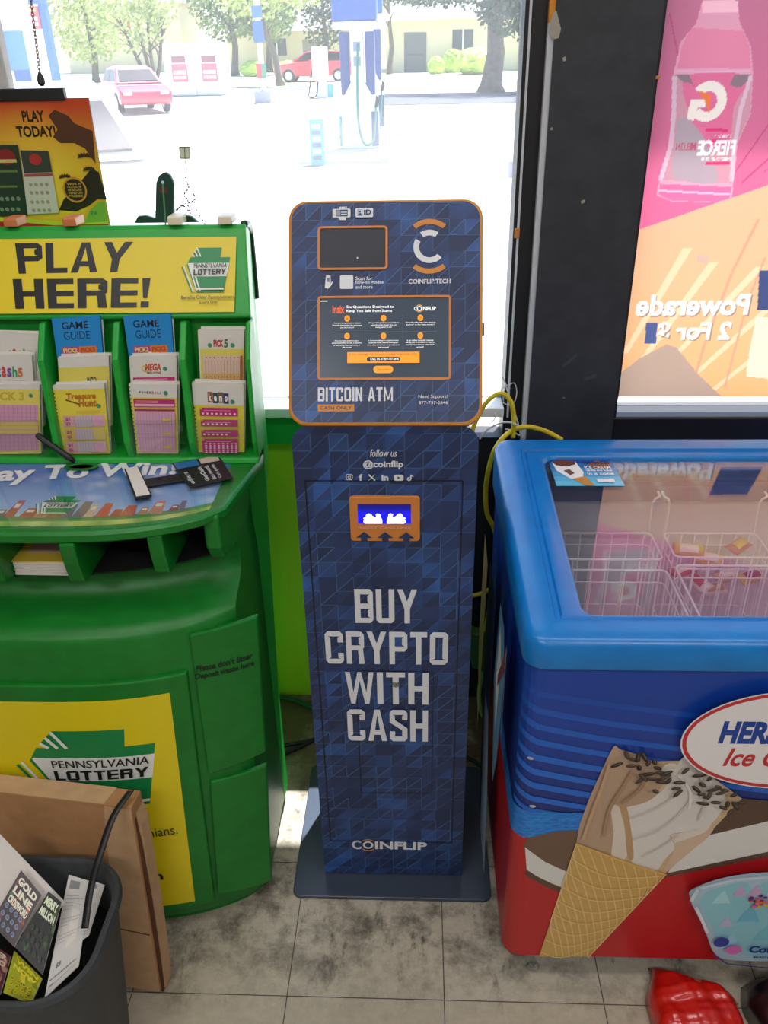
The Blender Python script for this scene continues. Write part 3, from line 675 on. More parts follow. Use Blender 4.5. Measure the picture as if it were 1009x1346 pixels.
q.poly(smooth([(0.3267,0.4735),(0.3386,0.4811),(0.3572,0.4316),(0.3679,0.3646),(0.3584,0.3446),(0.3413,0.354),(0.3376,0.4217)]), C('#d8cdbf'))
q.poly(smooth([(0.3415,0.4775),(0.3513,0.4814),(0.365,0.4318),(0.3797,0.3551),(0.3689,0.3568),(0.3547,0.4315)]), C('#b9966c'))
q.poly(smooth([(0.4346,0.4147),(0.4782,0.4253),(0.5064,0.4485),(0.4999,0.4108),(0.4737,0.3715),(0.4473,0.3272),(0.4367,0.3269),(0.4471,0.3825)]), C('#cdb299'))
q.poly([(0.4346,0.4147),(0.4743,0.4252),(0.5007,0.4446),(0.4929,0.422),(0.467,0.4061),(0.4454,0.394)], C('#d9d0c6'))
q.ell(*[(0.4043,0.5638)][0], .016, .018, C('#b99a7e')); q.ell(*[(0.4125,0.5674)][0], .014, .015, C('#d8cfc5'))
q.poly([(0.2768,0.3894),(0.3226,0.3673),(0.379,0.3392),(0.441,0.3149),(0.3278,0.0726),(0.2348,0.069)], C('#cba35c'))
wl_ = C('#e0c284')
cone = [(0.2768,0.3894),(0.441,0.3149),(0.3278,0.0726),(0.2348,0.069)]
def cq(a, b): # a across, b down the cone
    (tl, tr, br, bl) = cone
    return tuple((1-a)*(1-b)*tl[i]+a*(1-b)*tr[i]+a*b*br[i]+(1-a)*b*bl[i] for i in (0, 1))
for i in range(-7, 9):
    q.line([cq(max(0, min(1, (i+9*s_/12*1.1)/8)), s_/12) for s_ in range(13)], .0022, wl_)
for i in range(1, 9):
    q.line([cq(s_/10, min(1, i/8.5 + .10*math.sin(PI*s_/10)*1.0 - .10*(s_/10))) for s_ in range(11)], .0022, wl_)
q.line([(0.2768,0.3894),(0.3226,0.3673),(0.379,0.3392),(0.441,0.3149)], .004, C('#d8ab58'))
for pts, c_ in (([(0.3594,0.4559),(0.3882,0.4713),(0.4176,0.4974),(0.4361,0.5333)], '#c9c1ba'), ([(0.3711,0.4035),(0.4075,0.4235),(0.4347,0.4578),(0.454,0.4982)], '#cbc3bd'), ([(0.3921,0.3614),(0.4205,0.3856),(0.4472,0.417)], '#c8bfb8'), ([(0.441,0.5816),(0.4642,0.5513),(0.479,0.4988),(0.4737,0.4532)], '#c6beb8'), ([(0.426,0.5591),(0.4498,0.5248),(0.4555,0.4802)], '#e6e0da')):
    q.line([(p.x, p.y) for p in spline([(a, b, 0) for a, b in pts], 5)], .004, C(c_))
for pts, c_ in (([(0.312,0.5823),(0.3053,0.5304),(0.2937,0.458),(0.2862,0.4012)], '#bf9c7c'), ([(0.351,0.5661),(0.3375,0.5223),(0.3237,0.4771),(0.3205,0.4117)], '#a58368'), ([(0.3767,0.558),(0.3663,0.5229),(0.3411,0.492)], '#a07e62')):
    q.line([(p.x, p.y) for p in spline([(a, b, 0) for a, b in pts], 5)], .006, C(c_))
# chocolate sprinkles
rs = random.Random(5)
for (px, py) in [(0.3366,0.603),(0.3501,0.5932),(0.3468,0.5797),(0.3651,0.6002),(0.3729,0.587),(0.3595,0.5765),(0.3655,0.5492),(0.3231,0.5826),(0.3822,0.5905),(0.389,0.5771),(0.3836,0.553),(0.3953,0.567),(0.4029,0.5569),(0.4006,0.5464),(0.41,0.5501),(0.4249,0.533),(0.4278,0.547),(0.4289,0.5226),(0.4335,0.5746),(0.4571,0.5649),(0.4571,0.5337),(0.4653,0.5444),(0.4662,0.5234),(0.4761,0.5166),(0.4722,0.5022),(0.4748,0.5618),(0.4843,0.5343),(0.4906,0.5414),(0.4966,0.5276),(0.5016,0.5347),(0.5121,0.5032),(0.5183,0.5246),(0.5252,0.4999),(0.5314,0.5072),(0.519,0.4854),(0.5059,0.4959),(0.3727,0.57),(0.352,0.6067),(0.3662,0.563),(0.3901,0.5323),(0.4017,0.574),(0.4781,0.5272),(0.491,0.5098)]:
    a_ = rs.uniform(0, PI); l_ = rs.uniform(.006, .012)
    q.ell(px, py, l_*1.05, .0042, mix(C('#1c1614'), C('#4a3c34'), rs.random()), 10, a_)
    q.ell(px+.001, py+.0012, l_*.7, .0012, C('#6a5a50'), 8, a_)
# oval maker's mark
cx, cz = [(0.5853,0.647)][0]
q.ell(cx, cz, .172, .103, C('#e6e2e2'), 48); q.ell(cx, cz, .1695, .1005, C('#c22b30'), 48); q.ell(cx, cz, .163, .094, C('#e8e4e4'), 48)
hx = [(0.4711,0.6417),(0.5091,0.6424),(0.4653,0.6894)]
letw = (hx[1][0]-hx[0][0])
q.text("HERSHEY'S", hx[0][0], hx[0][0]+.19, hx[0][1]-.001, hx[2][1], C('#0d3f9a'), .05, .1)
ix = [(0.4867,0.5926),(0.4799,0.6321),(0.5362,0.5936)]
q.text('Ice Cream', ix[0][0], ix[0][0]+.172, ix[0][1], ix[1][1], C('#c0282e'), .022, .3)
# sundae cup
def cupc(u, v): return mix(C('#7fc7d8'), C('#b7d6e6'), .5+.5*math.sin(u*130+9*math.sin(v*140)))
cup = [(0.4872,0.267),(0.4905,0.2981),(0.5527,0.3324),(0.6425,0.3449),(0.7357,0.3378),(0.8103,0.3019),(0.8219,0.2674),(0.8004,0.1813),(0.8024,0.1165),(0.7224,0.0974),(0.5953,0.0947),(0.5564,0.114),(0.5268,0.1826)]
q.poly(smooth(cup, 5), C('#a9c3d6'))
q.poly(smooth([(0.5068,0.255),(0.5135,0.2886),(0.5441,0.3059),(0.5754,0.317),(0.5936,0.2911),(0.6084,0.318),(0.6491,0.3131),(0.7194,0.295),(0.7821,0.2557),(0.7732,0.1803),(0.7715,0.129),(0.664,0.1066),(0.5755,0.1262),(0.536,0.1939)]), C('#8cc4d2'))
for (px, py), r1, c_ in zip([(0.5431,0.2729),(0.571,0.2904),(0.5976,0.2912),(0.6276,0.288),(0.5616,0.2056),(0.5986,0.2284),(0.6363,0.1755),(0.5782,0.1511)], (.016,.013,.015,.014,.013,.02,.02,.02), ('#a9d8e0','#c2a8d0','#c6a8cc','#b8c8e0','#b9b6d6','#6fb4cc','#7bbccc','#9ccbe0')):
    q.poly([(px-r1, py-r1), (px+r1, py-r1*.9), (px+r1*.5, py+r1*.3), (px, py+r1*1.3), (px-r1*.6, py+r1*.2)], C(c_))
for i in range(46):
    px, py = [(0.5777,0.2532),(0.6744,0.2563)][0]
    q.ell(px+rs.uniform(0, .085), py+rs.uniform(0, 1)*.030+rs.uniform(-.006,.006), .0042, .0038, rs.choice([C('#e0c030'), C('#b02a50'), C('#e06a90'), C('#5a2a80'), C('#d87020')]), 8)
q.line([(0.4973,0.2547),(0.5115,0.2255),(0.5295,0.1827)], .006, C('#d0dce6'))
q.line([(0.4866,0.2711),(0.4935,0.3043),(0.5531,0.3304),(0.6429,0.343)], .007, C('#c3d3e0'))
q.ell(*[(0.5589,0.1571)][0], .014, .014, C('#31409a')); q.ell(*[(0.5851,0.1356)][0], .015, .013, C('#d070b8'))
q.line([(0.551,0.1207),(0.5811,0.0942),(0.654,0.0854),(0.7385,0.0887)], .003, C('#28408f'))
tq = [(0.6128,0.123),(0.6078,0.15),(0.7267,0.1543)]
q.text('Cotton Candy', tq[0][0], tq[0][0]+.15, tq[0][1], tq[1][1], C('#1c2f80'), .035)
q.text('MADE WITH FUN', tq[0][0]+.012, tq[0][0]+.10, tq[0][1]-.009, tq[0][1]-.0035, C('#1c2f80'), .02)
# small scuffs on the corner, faint print lines
for p in [(0.1879,0.6085),(0.1938,0.503)]: q.ell(p[0], p[1], .003, .003, C('#b8bcc6'), 10)
# left side picture: pale cone shapes on blue
SL = FX0+RC-RC*PI/2
q.poly([(SL-.02,.70),(SL-.06,.78),(SL-.13,.78),(SL-.16,.60),(SL-.09,.40),(SL-.05,.50)], C('#5f93b4'))
q.poly([(SL-.07,.70),(SL-.11,.75),(SL-.13,.62),(SL-.10,.52)], C('#e6e2dc'))
q.poly([(SL-.20,.74),(SL-.33,.74),(SL-.37,.50),(SL-.30,.10),(SL-.27,.10),(SL-.21,.45)], C('#1f2c50'))
q.poly([(SL-.38,.70),(SL-.47,.72),(SL-.50,.45),(SL-.44,.20),(SL-.40,.45)], C('#caa06c'))
q.poly([(SL-.30,.44),(SL-.22,.45),(SL-.16,.30),(SL-.13,.09),(SL-.26,.09)], C('#9fb4cf'))
q.poly([(SL-.005,.785),(SL-.10,.65),(SL-.105,.62),(SL-.005,.74)], C('#7a3a3a'))
q.line([(SL-.008,.78),(SL-.008,.60)], .004, C('#c8b8a8'))
q.build('printed_wrap', wrap, M['ink'], body, cu=[FX0+RC-RC*PI/2*i/6 for i in range(7)], dz=.00012)
# --- rim of the lid, sloping to the front, with an opening for the glass
bm = bmesh.new()
def lvl(pts, hh): return [bm.verts.new(TP(x, y, hh)) for x, y in pts]
def lo_ring(pts, z): return [bm.verts.new((x, y, z)) for x, y in pts]
n_ = 6
outer = lambda d: rrect(.157+d, FX1+.009-d, .985+d, 1.622-d, .036-d*.6, n_)
rings = [lo_ring(rrect(.164, FX1+.002, 1.008, 1.608, .034, n_), .786), lo_ring(outer(.001), .792), lo_ring(outer(.0), .80),
         lvl(outer(.0), -.014), lvl(outer(.005), -.004), lvl(outer(.014), 0), lvl(outer(.050), .0), lvl(outer(.053), -.006), lvl(outer(.060), -.006), lvl(outer(.063), -.002),
         lvl(rrect(.246, FX1-.08, 1.047, 1.548, .03, n_), -.003), lvl(rrect(.2525, FX1-.086, 1.053, 1.543, .027, n_), -.009), lvl(rrect(.2525, FX1-.086, 1.053, 1.543, .027, n_), -.035)]
for A_, B2 in zip(rings, rings[1:]):
    for i in range(len(A_)): j = (i+1) % len(A_); bm.faces.new((A_[i], A_[j], B2[j], B2[i]))
link('lid_rim', bm, M['blue_lid'], F, smooth=2)
bm = bmesh.new(); prism(bm, rrect(.254, FX1-.0875, 1.0545, 1.5415, .026, 6), lambda x, y: TP(x, y, -.0145), lambda x, y: TP(x, y, -.0105))
gl = link('lid_glass', bm, clear_mat('freezer_glass', (.95, .95, .97), .03, .004, 2.0), F)
bm = bmesh.new(); v0 = [bm.verts.new(TP(x, y, -.0095)) for x, y in ((.300,1.4555),(.425,1.4555),(.425,1.4615),(.300,1.4615))]; bm.faces.new(v0)
bm = bmesh.new(); prism(bm, rrect(.262, .70, 1.20, 1.215, .006, 3), lambda x, y: TP(x, y, -.0105), lambda x, y: TP(x, y, -.0085)); bm.free()
# cone advert stuck on the glass
q = Print(); st4 = [(0.2615,1.5448),(0.388,1.5447),(0.3954,1.4406),(0.2655,1.4403)]
def sq(a, b):   # a right, b down
    return tuple((1-a)*(1-b)*st4[0][i]+a*(1-b)*st4[1][i]+a*b*st4[2][i]+(1-a)*b*st4[3][i] for i in (0, 1))
for i in range(6):
    q.poly([sq(0, i/6), sq(1, i/6), sq(1, (i+1)/6), sq(0, (i+1)/6)], mix(C('#12499c'), C('#6cc4e8'), i/5), 1 if i == 0 else 0)
q.poly([sq(*p) for p in ((.05,.12),(.2,.02),(.42,.10),(.48,.5),(.42,.78),(.25,.75),(.08,.45))], C('#f0eeee'))
q.poly([sq(*p) for p in ((.05,.12),(.2,.02),(.42,.10),(.40,.22),(.25,.30),(.10,.25))], C('#6a4030'))
q.poly([sq(*p) for p in ((.18,.45),(.28,.40),(.34,.55),(.26,.62))], C('#7a5648'))
q.poly([sq(*p) for p in ((.27,.76),(.48,.66),(.56,1),(.42,1))], C('#c98f4c'))
q.poly([sq(*p) for p in ((.58,.25),(.75,.08),(.95,.2),(.90,.36),(.7,.38))], C('#8a5a40'))
for k, b0 in enumerate((.12,.3,.42,.54)):
    q.text(('WHIPPED', 'ICE CREAM', 'vanilla and fudge', 'in a cone')[k], 0, 1, 0, 1, C('#f4f4f4') if k else C('#152a60'), .02, quad=[sq(.52, b0+.1), sq(.92, b0+.1), sq(.92, b0), sq(.52, b0)])
q.poly([sq(*p) for p in ((.62,.78),(.88,.78),(.88,.90),(.62,.90))], C('#e8e8f0'))
q.build('glass_sticker', lambda u, v, h: TP(u, v, -.0100+h), M['ink_gloss'], gl, label='blue cone advert stuck on the glass')
# inside: pale liner, dark top band
bm = bmesh.new(); lp = rrect(.2, FX1-.04, 1.05, 1.57, .02, 4)
t_ = [bm.verts.new((x, y, .80)) for x, y in lp]; bt = [bm.verts.new((x, y, .44)) for x, y in lp]
for i in range(len(lp)): j = (i+1) % len(lp); bm.faces.new((t_[j], t_[i], bt[i], bt[j]))
bm.faces.new(bt)
link('liner', bm, mat('frosted_liner', '#d3cfd8', .5), F)
bm = bmesh.new(); prism(bm, [(.2025,.780),(FX1-.043,.780),(FX1-.043,.815),(.2025,.815)], lambda x, z: (x, 1.545, z), lambda x, z: (x, 1.567, z)); link('inner_rail', bm, mat('navy_rail', '#15357a', .4), F)
for (x, y) in ((.205, 1.06), (1.12, 1.06), (.205, 1.55), (1.12, 1.55)):
    bm = bmesh.new(); lathe(bm, [(.022, -.007), (.025, -.005), (.025, .005), (.022, .007)], 18, Matrix.Translation((x, y, .025)) @ Matrix.Rotation(PI/2, 4, 'X'))
    box(bm, x-.014, x+.014, y-.012, y+.012, .045, .07); link('caster', bm, mat('grey_caster', '#5c5c5e', .5) if x < .3 and y < 1.1 else bpy.data.materials['grey_caster'], F, smooth=2)

# white wire baskets hanging inside the freezer
WW = mat('white_wire', '#ece9ea', .35)
def basket(x0, x1, y0, y1, zt, zb, label, hooks=False):
    o = empty('wire_basket', ((x0+x1)/2, (y0+y1)/2, zb), label, 'basket', 'wire baskets inside the freezer')
    bm = bmesh.new(); rr = lambda z, d=0: [(x, y, z) for x, y in rrect(x0+d, x1-d, y0+d, y1-d, .012, 3)]
    tube(bm, rr(zt), .0026, 6, True); link('rim', bm, WW, o, smooth=True)
    bm = bmesh.new()
    for z in (zt-.028, zb+.035): tube(bm, rr(z, .001), .0015, 5, True)
    n = 7
    for k in range(n):
        x = x0+.012+(x1-x0-.024)*k/(n-1); tube(bm, [(x, y0, zt), (x, y0, zb), (x, y1, zb), (x, y1, zt)], .0014, 5)
    n = max(4, int((y1-y0)/.035))
    for k in range(n):
        y = y0+.012+(y1-y0-.024)*k/(n-1); tube(bm, [(x0, y, zt), (x0, y, zb), (x1, y, zb), (x1, y, zt)], .0014, 5)
    link('wires', bm, WW, o, smooth=True)
    if hooks:
        for x in (x0+.004, x1-.004):
            bm = bmesh.new(); tube(bm, spline([(x, y1, zt), (x, y1+.004, zt+.07), (x-.012*(1 if x < (x0+x1)/2 else -1), y1+.004, zt+.085), (x-.012*(1 if x < (x0+x1)/2 else -1), y1+.02, zt+.088)], 3), .0024, 6)
            link('hook', bm, WW, o, smooth=True)
    return o
basket(.262, .488, 1.085, 1.405, .70, .50, 'white wire basket at the near left corner under the freezer glass')
basket(.506, .700, 1.085, 1.415, .705, .50, 'white wire basket at the near right under the freezer glass')
basket(.262, .484, 1.42, 1.525, .715, .50, 'white wire basket at the far left below the cone advert', True)
basket(.510, .700, 1.43, 1.525, .715, .50, 'white wire basket at the far right, piled with bright wrapped treats', True)
basket(.716, .91, 1.085, 1.415, .705, .50, 'white wire basket at the photo edge under the freezer glass')
# frozen treats lying in the baskets
def treat(name, x, y, z, L_, W_, c1, c2, rz, tilt, label, cat, group=None):
    o = empty(name, (x, y, z), label, cat, group); o.rotation_euler = (tilt, 0, rz)
    f = lambda s_, t_: ((s_-.5)*L_, (t_-.5)*W_*(1 if .08 < s_ < .92 else 1.1), .011*math.sin(PI*min(max(s_*1.02,0),1))**.5*math.sin(PI*t_)**.7)
    g = lambda s_, t_: (f(s_, t_)[0], f(s_, t_)[1], -f(s_, t_)[2])
    bm = bmesh.new(); sheet(f, 12, 6, bm); sheet(g, 12, 6, bm); bmesh.ops.remove_doubles(bm, verts=bm.verts[:], dist=.0004)
    bmesh.ops.recalc_face_normals(bm, faces=bm.faces[:])
    link('wrapper', bm, mat('wrapper_'+c1.strip('#'), c1, .3), o, smooth=True, local=True)
    q = Print(); q.grid(-L_*.30, L_*.30, -W_*.30, W_*.30, 8, 5, C(c2))
    q.build('wrapper_label', lambda u, v, h: (u, v, f(u/L_+.5, v/W_+.5)[2]+.0012), M['ink_gloss'], o, local=True)
    return o
tl = [(.545,1.475,.655,'#c83038','#f0d8c0','red and cream wrapped ice pop at the left of the pile'), (.60,1.49,.675,'#d8c038','#f4ecd0','yellow wrapped ice pop in the middle of the pile'), (.66,1.50,.70,'#b82858','#e0c040','crimson wrapped treat standing highest in the pile'),
      (.575,1.455,.64,'#e8e0d8','#c8404a','white wrapped ice pop with a red panel'), (.635,1.465,.65,'#d0a878','#f0e8d8','tan wrapped ice cream bar'), (.68,1.46,.65,'#d8b830','#8a2038','yellow treat against the right side of the basket'),
      (.56,1.50,.69,'#d0b428','#e8e0d0','small yellow treat by the left basket wires'), (.61,1.46,.62,'#e4ded6','#c0a060','cream wrapped bar low in the pile')]
for i, (x, y, z, c1, c2, lb) in enumerate(tl):
    treat('wrapped_treat', x, y, z, .062, .030, c1, c2, rs.uniform(-1.2, 1.2), rs.uniform(.2, .7), lb, 'ice cream', 'wrapped treats in the far right basket')
def treat_cup(x, y, z, label):
    o = empty('ice_cream_cup', (x, y, z), label, 'ice cream', 'lidded cups in the near baskets')
    bm = bmesh.new(); lathe(bm, [(.028, 0), (.036, .05)], 20); link('cup', bm, M['white'], o, smooth=2, local=True)
    bm = bmesh.new(); lathe(bm, [(.038, .05), (.0385, .055), (.036, .0575), (.033, .056)], 20); link('cup_lid', bm, M['white'], o, smooth=2, local=True)
treat_cup(.31, 1.20, .56, 'white lidded cup at the far left of the near basket'); treat_cup(.36, 1.165, .56, 'white lidded cup right of the corner cup'); treat_cup(.43, 1.22, .56, 'white lidded cup by the basket divider')
treat_cup(.56, 1.20, .56, 'white lidded cup at the left of the near right basket'); treat_cup(.65, 1.22, .56, 'white lidded cup at the right of the near right basket')
treat('wrapped_treat', .41, 1.14, .585, .09, .05, '#c8dcea', '#e8eef4', .1, .1, 'pale blue wrapped bar lying in the near left basket', 'ice cream', 'wrapped bars in the near left basket')
treat('wrapped_treat', .30, 1.12, .585, .09, .05, '#e4e6ea', '#c8d4e4', .3, .1, 'white wrapped bar in the corner of the near left basket', 'ice cream', 'wrapped bars in the near left basket')
for (x, y, z, c1, rz) in ((.46, 1.33, .60, '#a02848', 1.3),): treat('wrapped_treat', x, y, z, .09, .05, c1, '#7a1c3a', rz, .2, 'dark red wrapped bar beside the divider of the near left basket', 'ice cream')

# ------------------------------------------------------------------ drinks poster in the right window
q = Print()
def pk(u, v):
    t = max(0, min(1, (v-1.27)/.4)); c = mix(C('#cc6084'), C('#b06880'), t)
    return c
q.grid(.453, 1.3, .895, 1.80, 30, 40, pk)
def og(u, v):
    t = max(0, min(1, (v-.9)/.36)); return mix(C('#d49c68'), C('#cc9e7c'), t)
q.L += 1
bnd = [(0.4437,1.2625),(0.7079,1.3521)]
sl = (bnd[1][1]-bnd[0][1])/(bnd[1][0]-bnd[0][0])
for i in range(20):
    u0, u1 = .453+.8*i/20, .453+.8*(i+1)/20
    for j in range(10):
        t0, t1 = j/10, (j+1)/10
        tp = lambda u: bnd[0][1]+sl*(u-bnd[0][0])
        q.poly([(u0, .895+(tp(u0)-.895)*t0), (u1, .895+(tp(u1)-.895)*t0), (u1, .895+(tp(u1)-.895)*t1), (u0, .895+(tp(u0)-.895)*t1)], og, 0)
for (a, b_) in (((.47,.93),(.62,1.20)), ((.50,.90),(.72,1.19)), ((.58,.90),(.80,1.15)), ((.66,.90),(.88,1.12)), ((.46,1.0),(.56,1.23))):
    q.poly([a, (a[0]+.012, a[1]), (b_[0]+.02, b_[1]), b_], C('#d8b490'))
q.line([(0.6289,0.9183),(0.6413,1.0289),(0.6724,1.1786),(0.707,1.287)], .006, C('#d88a70')); q.line([(0.7025,0.918),(0.7168,1.1131),(0.7364,1.2097)], .005, C('#d88a70'))
# ray lines on the pink
for p in (((.62,1.34),(.85,1.75)), ((.66,1.36),(1.0,1.7)), ((.47,1.66),(.50,1.58)), ((.70,1.38),(1.2,1.66))): q.line(list(p), .003, C('#b04a72'))
# bottle, seen from behind the poster
bo = [(0.5275,1.6801),(0.5928,1.6789),(0.6019,1.6447),(0.6306,1.6045),(0.6435,1.5597),(0.6531,1.4871),(0.6368,1.4326),(0.6425,1.3688),(0.6435,1.3295),(0.6159,1.3209),(0.5227,1.325),(0.4901,1.3373),(0.4921,1.378),(0.5066,1.4345),(0.5014,1.4895),(0.4921,1.5623),(0.4973,1.6132),(0.5222,1.6438)]
q.poly(bo, C('#cc8ea0'))
q.poly([(0.5275,1.6801),(0.5928,1.6789),(0.5964,1.6595),(0.5306,1.6607)], C('#e0a8b4'))
q.poly([(0.5012,1.6068),(0.5149,1.6365),(0.6117,1.6298),(0.6278,1.6045),(0.6379,1.5663),(0.4984,1.5687)], C('#cc7890'))
q.poly([(0.4941,1.5584),(0.6414,1.5559),(0.6517,1.4871),(0.6343,1.4299),(0.6382,1.3588),(0.4937,1.3665),(0.507,1.4317),(0.5014,1.4895)], C('#b8848e'))
q.poly(smooth([(0.5177,1.5554),(0.6332,1.5534),(0.6184,1.5011),(0.6194,1.4301),(0.5745,1.4308),(0.5324,1.489)]), C('#c86484'))
q.poly([(0.4941,1.5584),(0.5216,1.5579),(0.5407,1.5289),(0.5299,1.5422),(0.5121,1.5451)], C('#7c6a70')); q.poly([(0.6414,1.5559),(0.6082,1.5565),(0.6029,1.5383),(0.6227,1.5328),(0.6352,1.543)], C('#7c6a70'))
q.poly(smooth([(0.5143,1.4825),(0.5546,1.4615),(0.5839,1.4194),(0.6087,1.3621),(0.5477,1.3629),(0.5169,1.3748),(0.5141,1.4344)]), C('#a08e94'))
q.line([(0.4945,1.5558),(0.5029,1.4895),(0.5055,1.4318),(0.4937,1.3665)], .009, C('#c4a4b0')); q.line([(0.6404,1.5533),(0.6311,1.4874),(0.6313,1.4299),(0.6377,1.3617)], .008, C('#c4a4b0'))
q.poly([(0.4947,1.3592),(0.6395,1.3515),(0.6405,1.3295),(0.6156,1.3224),(0.5225,1.3265),(0.493,1.3387)], C('#d0648a'))
q.line([(0.4935,1.3461),(0.6391,1.3369)], .004, C('#e0a0b4')); q.line([(0.4948,1.5636),(0.6389,1.5611)], .004, C('#cc9aaa'))
for y_ in (172, 186, 216): q.line([[(0.5699,1.4585)][0], [(0.6144,1.4578)][0]] if y_ == 172 else ([[(0.5761,1.4391)][0], [(0.6149,1.4385)][0]] if y_ == 186 else [[(0.5801,1.3969)][0], [(0.6285,1.3962)][0]]), .006, C('#c83868'))
gc = [(0.5657,1.5099)][0]
q.arc(gc[0], gc[1], .018, .036, -140, 180-40, C('#d8ccc0'), 26); q.poly([(gc[0]-.034, gc[1]+.004), (gc[0]-.004, gc[1]+.004), (gc[0]-.004, gc[1]-.010), (gc[0]-.018, gc[1]-.010), (gc[0]-.022, gc[1]-.034), (gc[0]-.036, gc[1]-.030)], C('#d8ccc0'))
q.poly([(gc[0]-.022, gc[1]+.020), (gc[0]+.004, gc[1]+.012), (gc[0]+.006, gc[1]-.022), (gc[0]-.004, gc[1]-.002)], C('#d8703c'))
fq = [(0.5164,1.419),(0.6347,1.4117),(0.6293,1.4411),(0.5592,1.4421)]
q.text('FIERCE', fq[3][0], fq[1][0], fq[1][1], fq[2][1], C('#ead8d4'), .04, mirror=True)
q.text('MELON', fq[0][0], fq[3][0]-.004, fq[0][1]+.002, fq[2][1]-.004, C('#b05468'), .03, mirror=True)
q.text('THIRST QUENCHER', fq[3][0]+.01, fq[1][0]-.004, fq[1][1]-.011, fq[1][1]-.004, C('#e0c8c4'), .01, mirror=True)
q.text('GATORADE', fq[3][0]+.03, fq[1][0]-.006, fq[2][1]+.002, fq[2][1]+.008, C('#e0c8c4'), .01, mirror=True)
pw = [(0.4772,1.0848),(0.7225,1.083),(0.713,1.1329),(0.5083,1.0245),(0.6922,1.0233),(0.6836,1.0714)]
for dx, c_ in ((.003, '#8a7468'), (0, '#ddd2c6')):
    q.text('Powerade', pw[0][0]+dx, pw[1][0]+dx, pw[0][1]-dx, pw[2][1]-dx, C(c_), .035, -.0, mirror=True)
    q.text('2 For $', pw[3][0]+.022+dx, pw[4][0]+dx, pw[3][1]-dx, pw[5][1]-dx, C(c_), .035, mirror=True)
q.poly([(0.504,1.0693),(0.5289,1.0691),(0.532,1.0226),(0.5068,1.0227)], C('#44507a'))
q.poly([(0.7293,1.1813),(0.8232,1.1804),(0.842,1.0955),(0.7411,1.0963)], C('#3a4468'))
q.poly([(0.7428,1.0795),(0.8457,1.0787),(0.8786,0.9301),(0.7456,0.9433),(0.7411,1.0282)], C('#c4bca6'))
q.poly([(0.5925,1.2174),(0.6166,1.2156),(0.6179,1.1982),(0.5937,1.2001)], C('#b89888'))
q.poly([(0.4463,0.9042),(0.4537,0.9446),(0.4965,0.9858),(0.5557,1.0207),(0.5805,1.0118),(0.6376,0.9492),(0.7181,0.8791),(0.4508,0.8799)], C('#a08878'))
q = q.flatten(.453, 1.003, .895, 1.755, .002)
ps = q.build('drinks_poster', lambda u, v, h: (u, 1.845, v), M['ink_poster'])
tag(ps, 'pink and orange drinks poster in the window, its bottle and writing seen reversed', 'poster')

# ------------------------------------------------------------------ green lottery play stand
LX = -.68
def yf(u, o=0, hw=.36): return 1.09+.085*min(1.35, abs(u-LX)/hw)**3+o
def outline(o, hw, back, n=22, dy=0):
    pts = []
    for i in range(n+1):
        u = LX-hw+2*hw*i/n; k = abs(u-LX)/hw
        e = .012*max(0, (k-.93)/.07)**2
        pts.append((u, 1.09+.085*k**3+o+e+dy))
    return pts+[(LX+hw, back), (LX-hw, back)]
ST = empty('lottery_stand', (LX, 1.32, 0), 'big green plastic lottery play stand with a yellow PLAY HERE sign and slip pockets', 'stand')
def loft(levels, name, m, smooth=2, parent=ST):
    bm = bmesh.new(); R_ = []
    for z, o, hw, bk in levels: R_.append([bm.verts.new((x, y, z)) for x, y in outline(o, hw, bk)])
    for A_, B2 in zip(R_, R_[1:]):
        for i in range(len(A_)): j = (i+1) % len(A_); bm.faces.new((A_[i], A_[j], B2[j], B2[i]))
    bm.faces.new(R_[0][::-1]); bm.faces.new(R_[-1]); return link(name, bm, m, parent, smooth=smooth)
cab = loft([(0, .022, .345, 1.44), (.034, .022, .345, 1.44), (.037, .003, .358, 1.455), (.043, 0, .360, 1.455), (.740, 0, .360, 1.47), (.752, .002, .360, 1.47), (.761, .009, .3595, 1.47), (.767, .028, .359, 1.47), (.775, .055, .3585, 1.48), (.786, .080, .358, 1.485), (.80, .095, .357, 1.49), (.82, .101, .356, 1.495), (.838, .094, .356, 1.5), (.848, .072, .356, 1.5), (.853, .046, .355, 1.5)], 'cabinet', M['green'])
# raised door and side panels on the curved front
def raised(name, quad, h, m, parent, nu=14, nv=14, label=None):
    """quad: bl, br, tr, tl in (x, z)"""
    def P(a, b): return [(1-a)*(1-b)*quad[0][i]+a*(1-b)*quad[1][i]+a*b*quad[2][i]+(1-a)*b*quad[3][i] for i in (0, 1)]
    def fn(a, b):
        u, v = P(a, b); return Vector((u, yf(u)-h, v))
    bm = bmesh.new(); g = [[bm.verts.new(fn(i/nu, j/nv)) for j in range(nv+1)] for i in range(nu+1)]
    for i in range(nu):
        for j in range(nv): bm.faces.new((g[i][j], g[i+1][j], g[i+1][j+1], g[i][j+1]))
    rim = [g[i][0] for i in range(nu)]+[g[nu][j] for j in range(nv)]+[g[i][nv] for i in range(nu, 0, -1)]+[g[0][j] for j in range(nv, 0, -1)]
    bk = [bm.verts.new(v.co+Vector((0, h+.004, 0))) for v in rim]
    for i in range(len(rim)): j = (i+1) % len(rim); bm.faces.new((rim[j], rim[i], bk[i], bk[j]))
    bmesh.ops.recalc_face_normals(bm, faces=bm.faces[:])
    return link(name, bm, m, parent, bevel=.003, seg=2, label=label)
dq = [(-0.4207,0.0675),(-0.4012,0.6664)]
door = raised('cabinet_door', [(LX-(dq[0][0]-LX), dq[0][1]), dq[0], dq[1], (LX-(dq[1][0]-LX), dq[1][1])], .010, M['green'], ST, 24)
raised('side_panel', [(-0.3942,0.4168),(-0.2954,0.4167),(-0.2847,0.7319),(-0.3887,0.7414)], .007, M['green'], ST, 8)
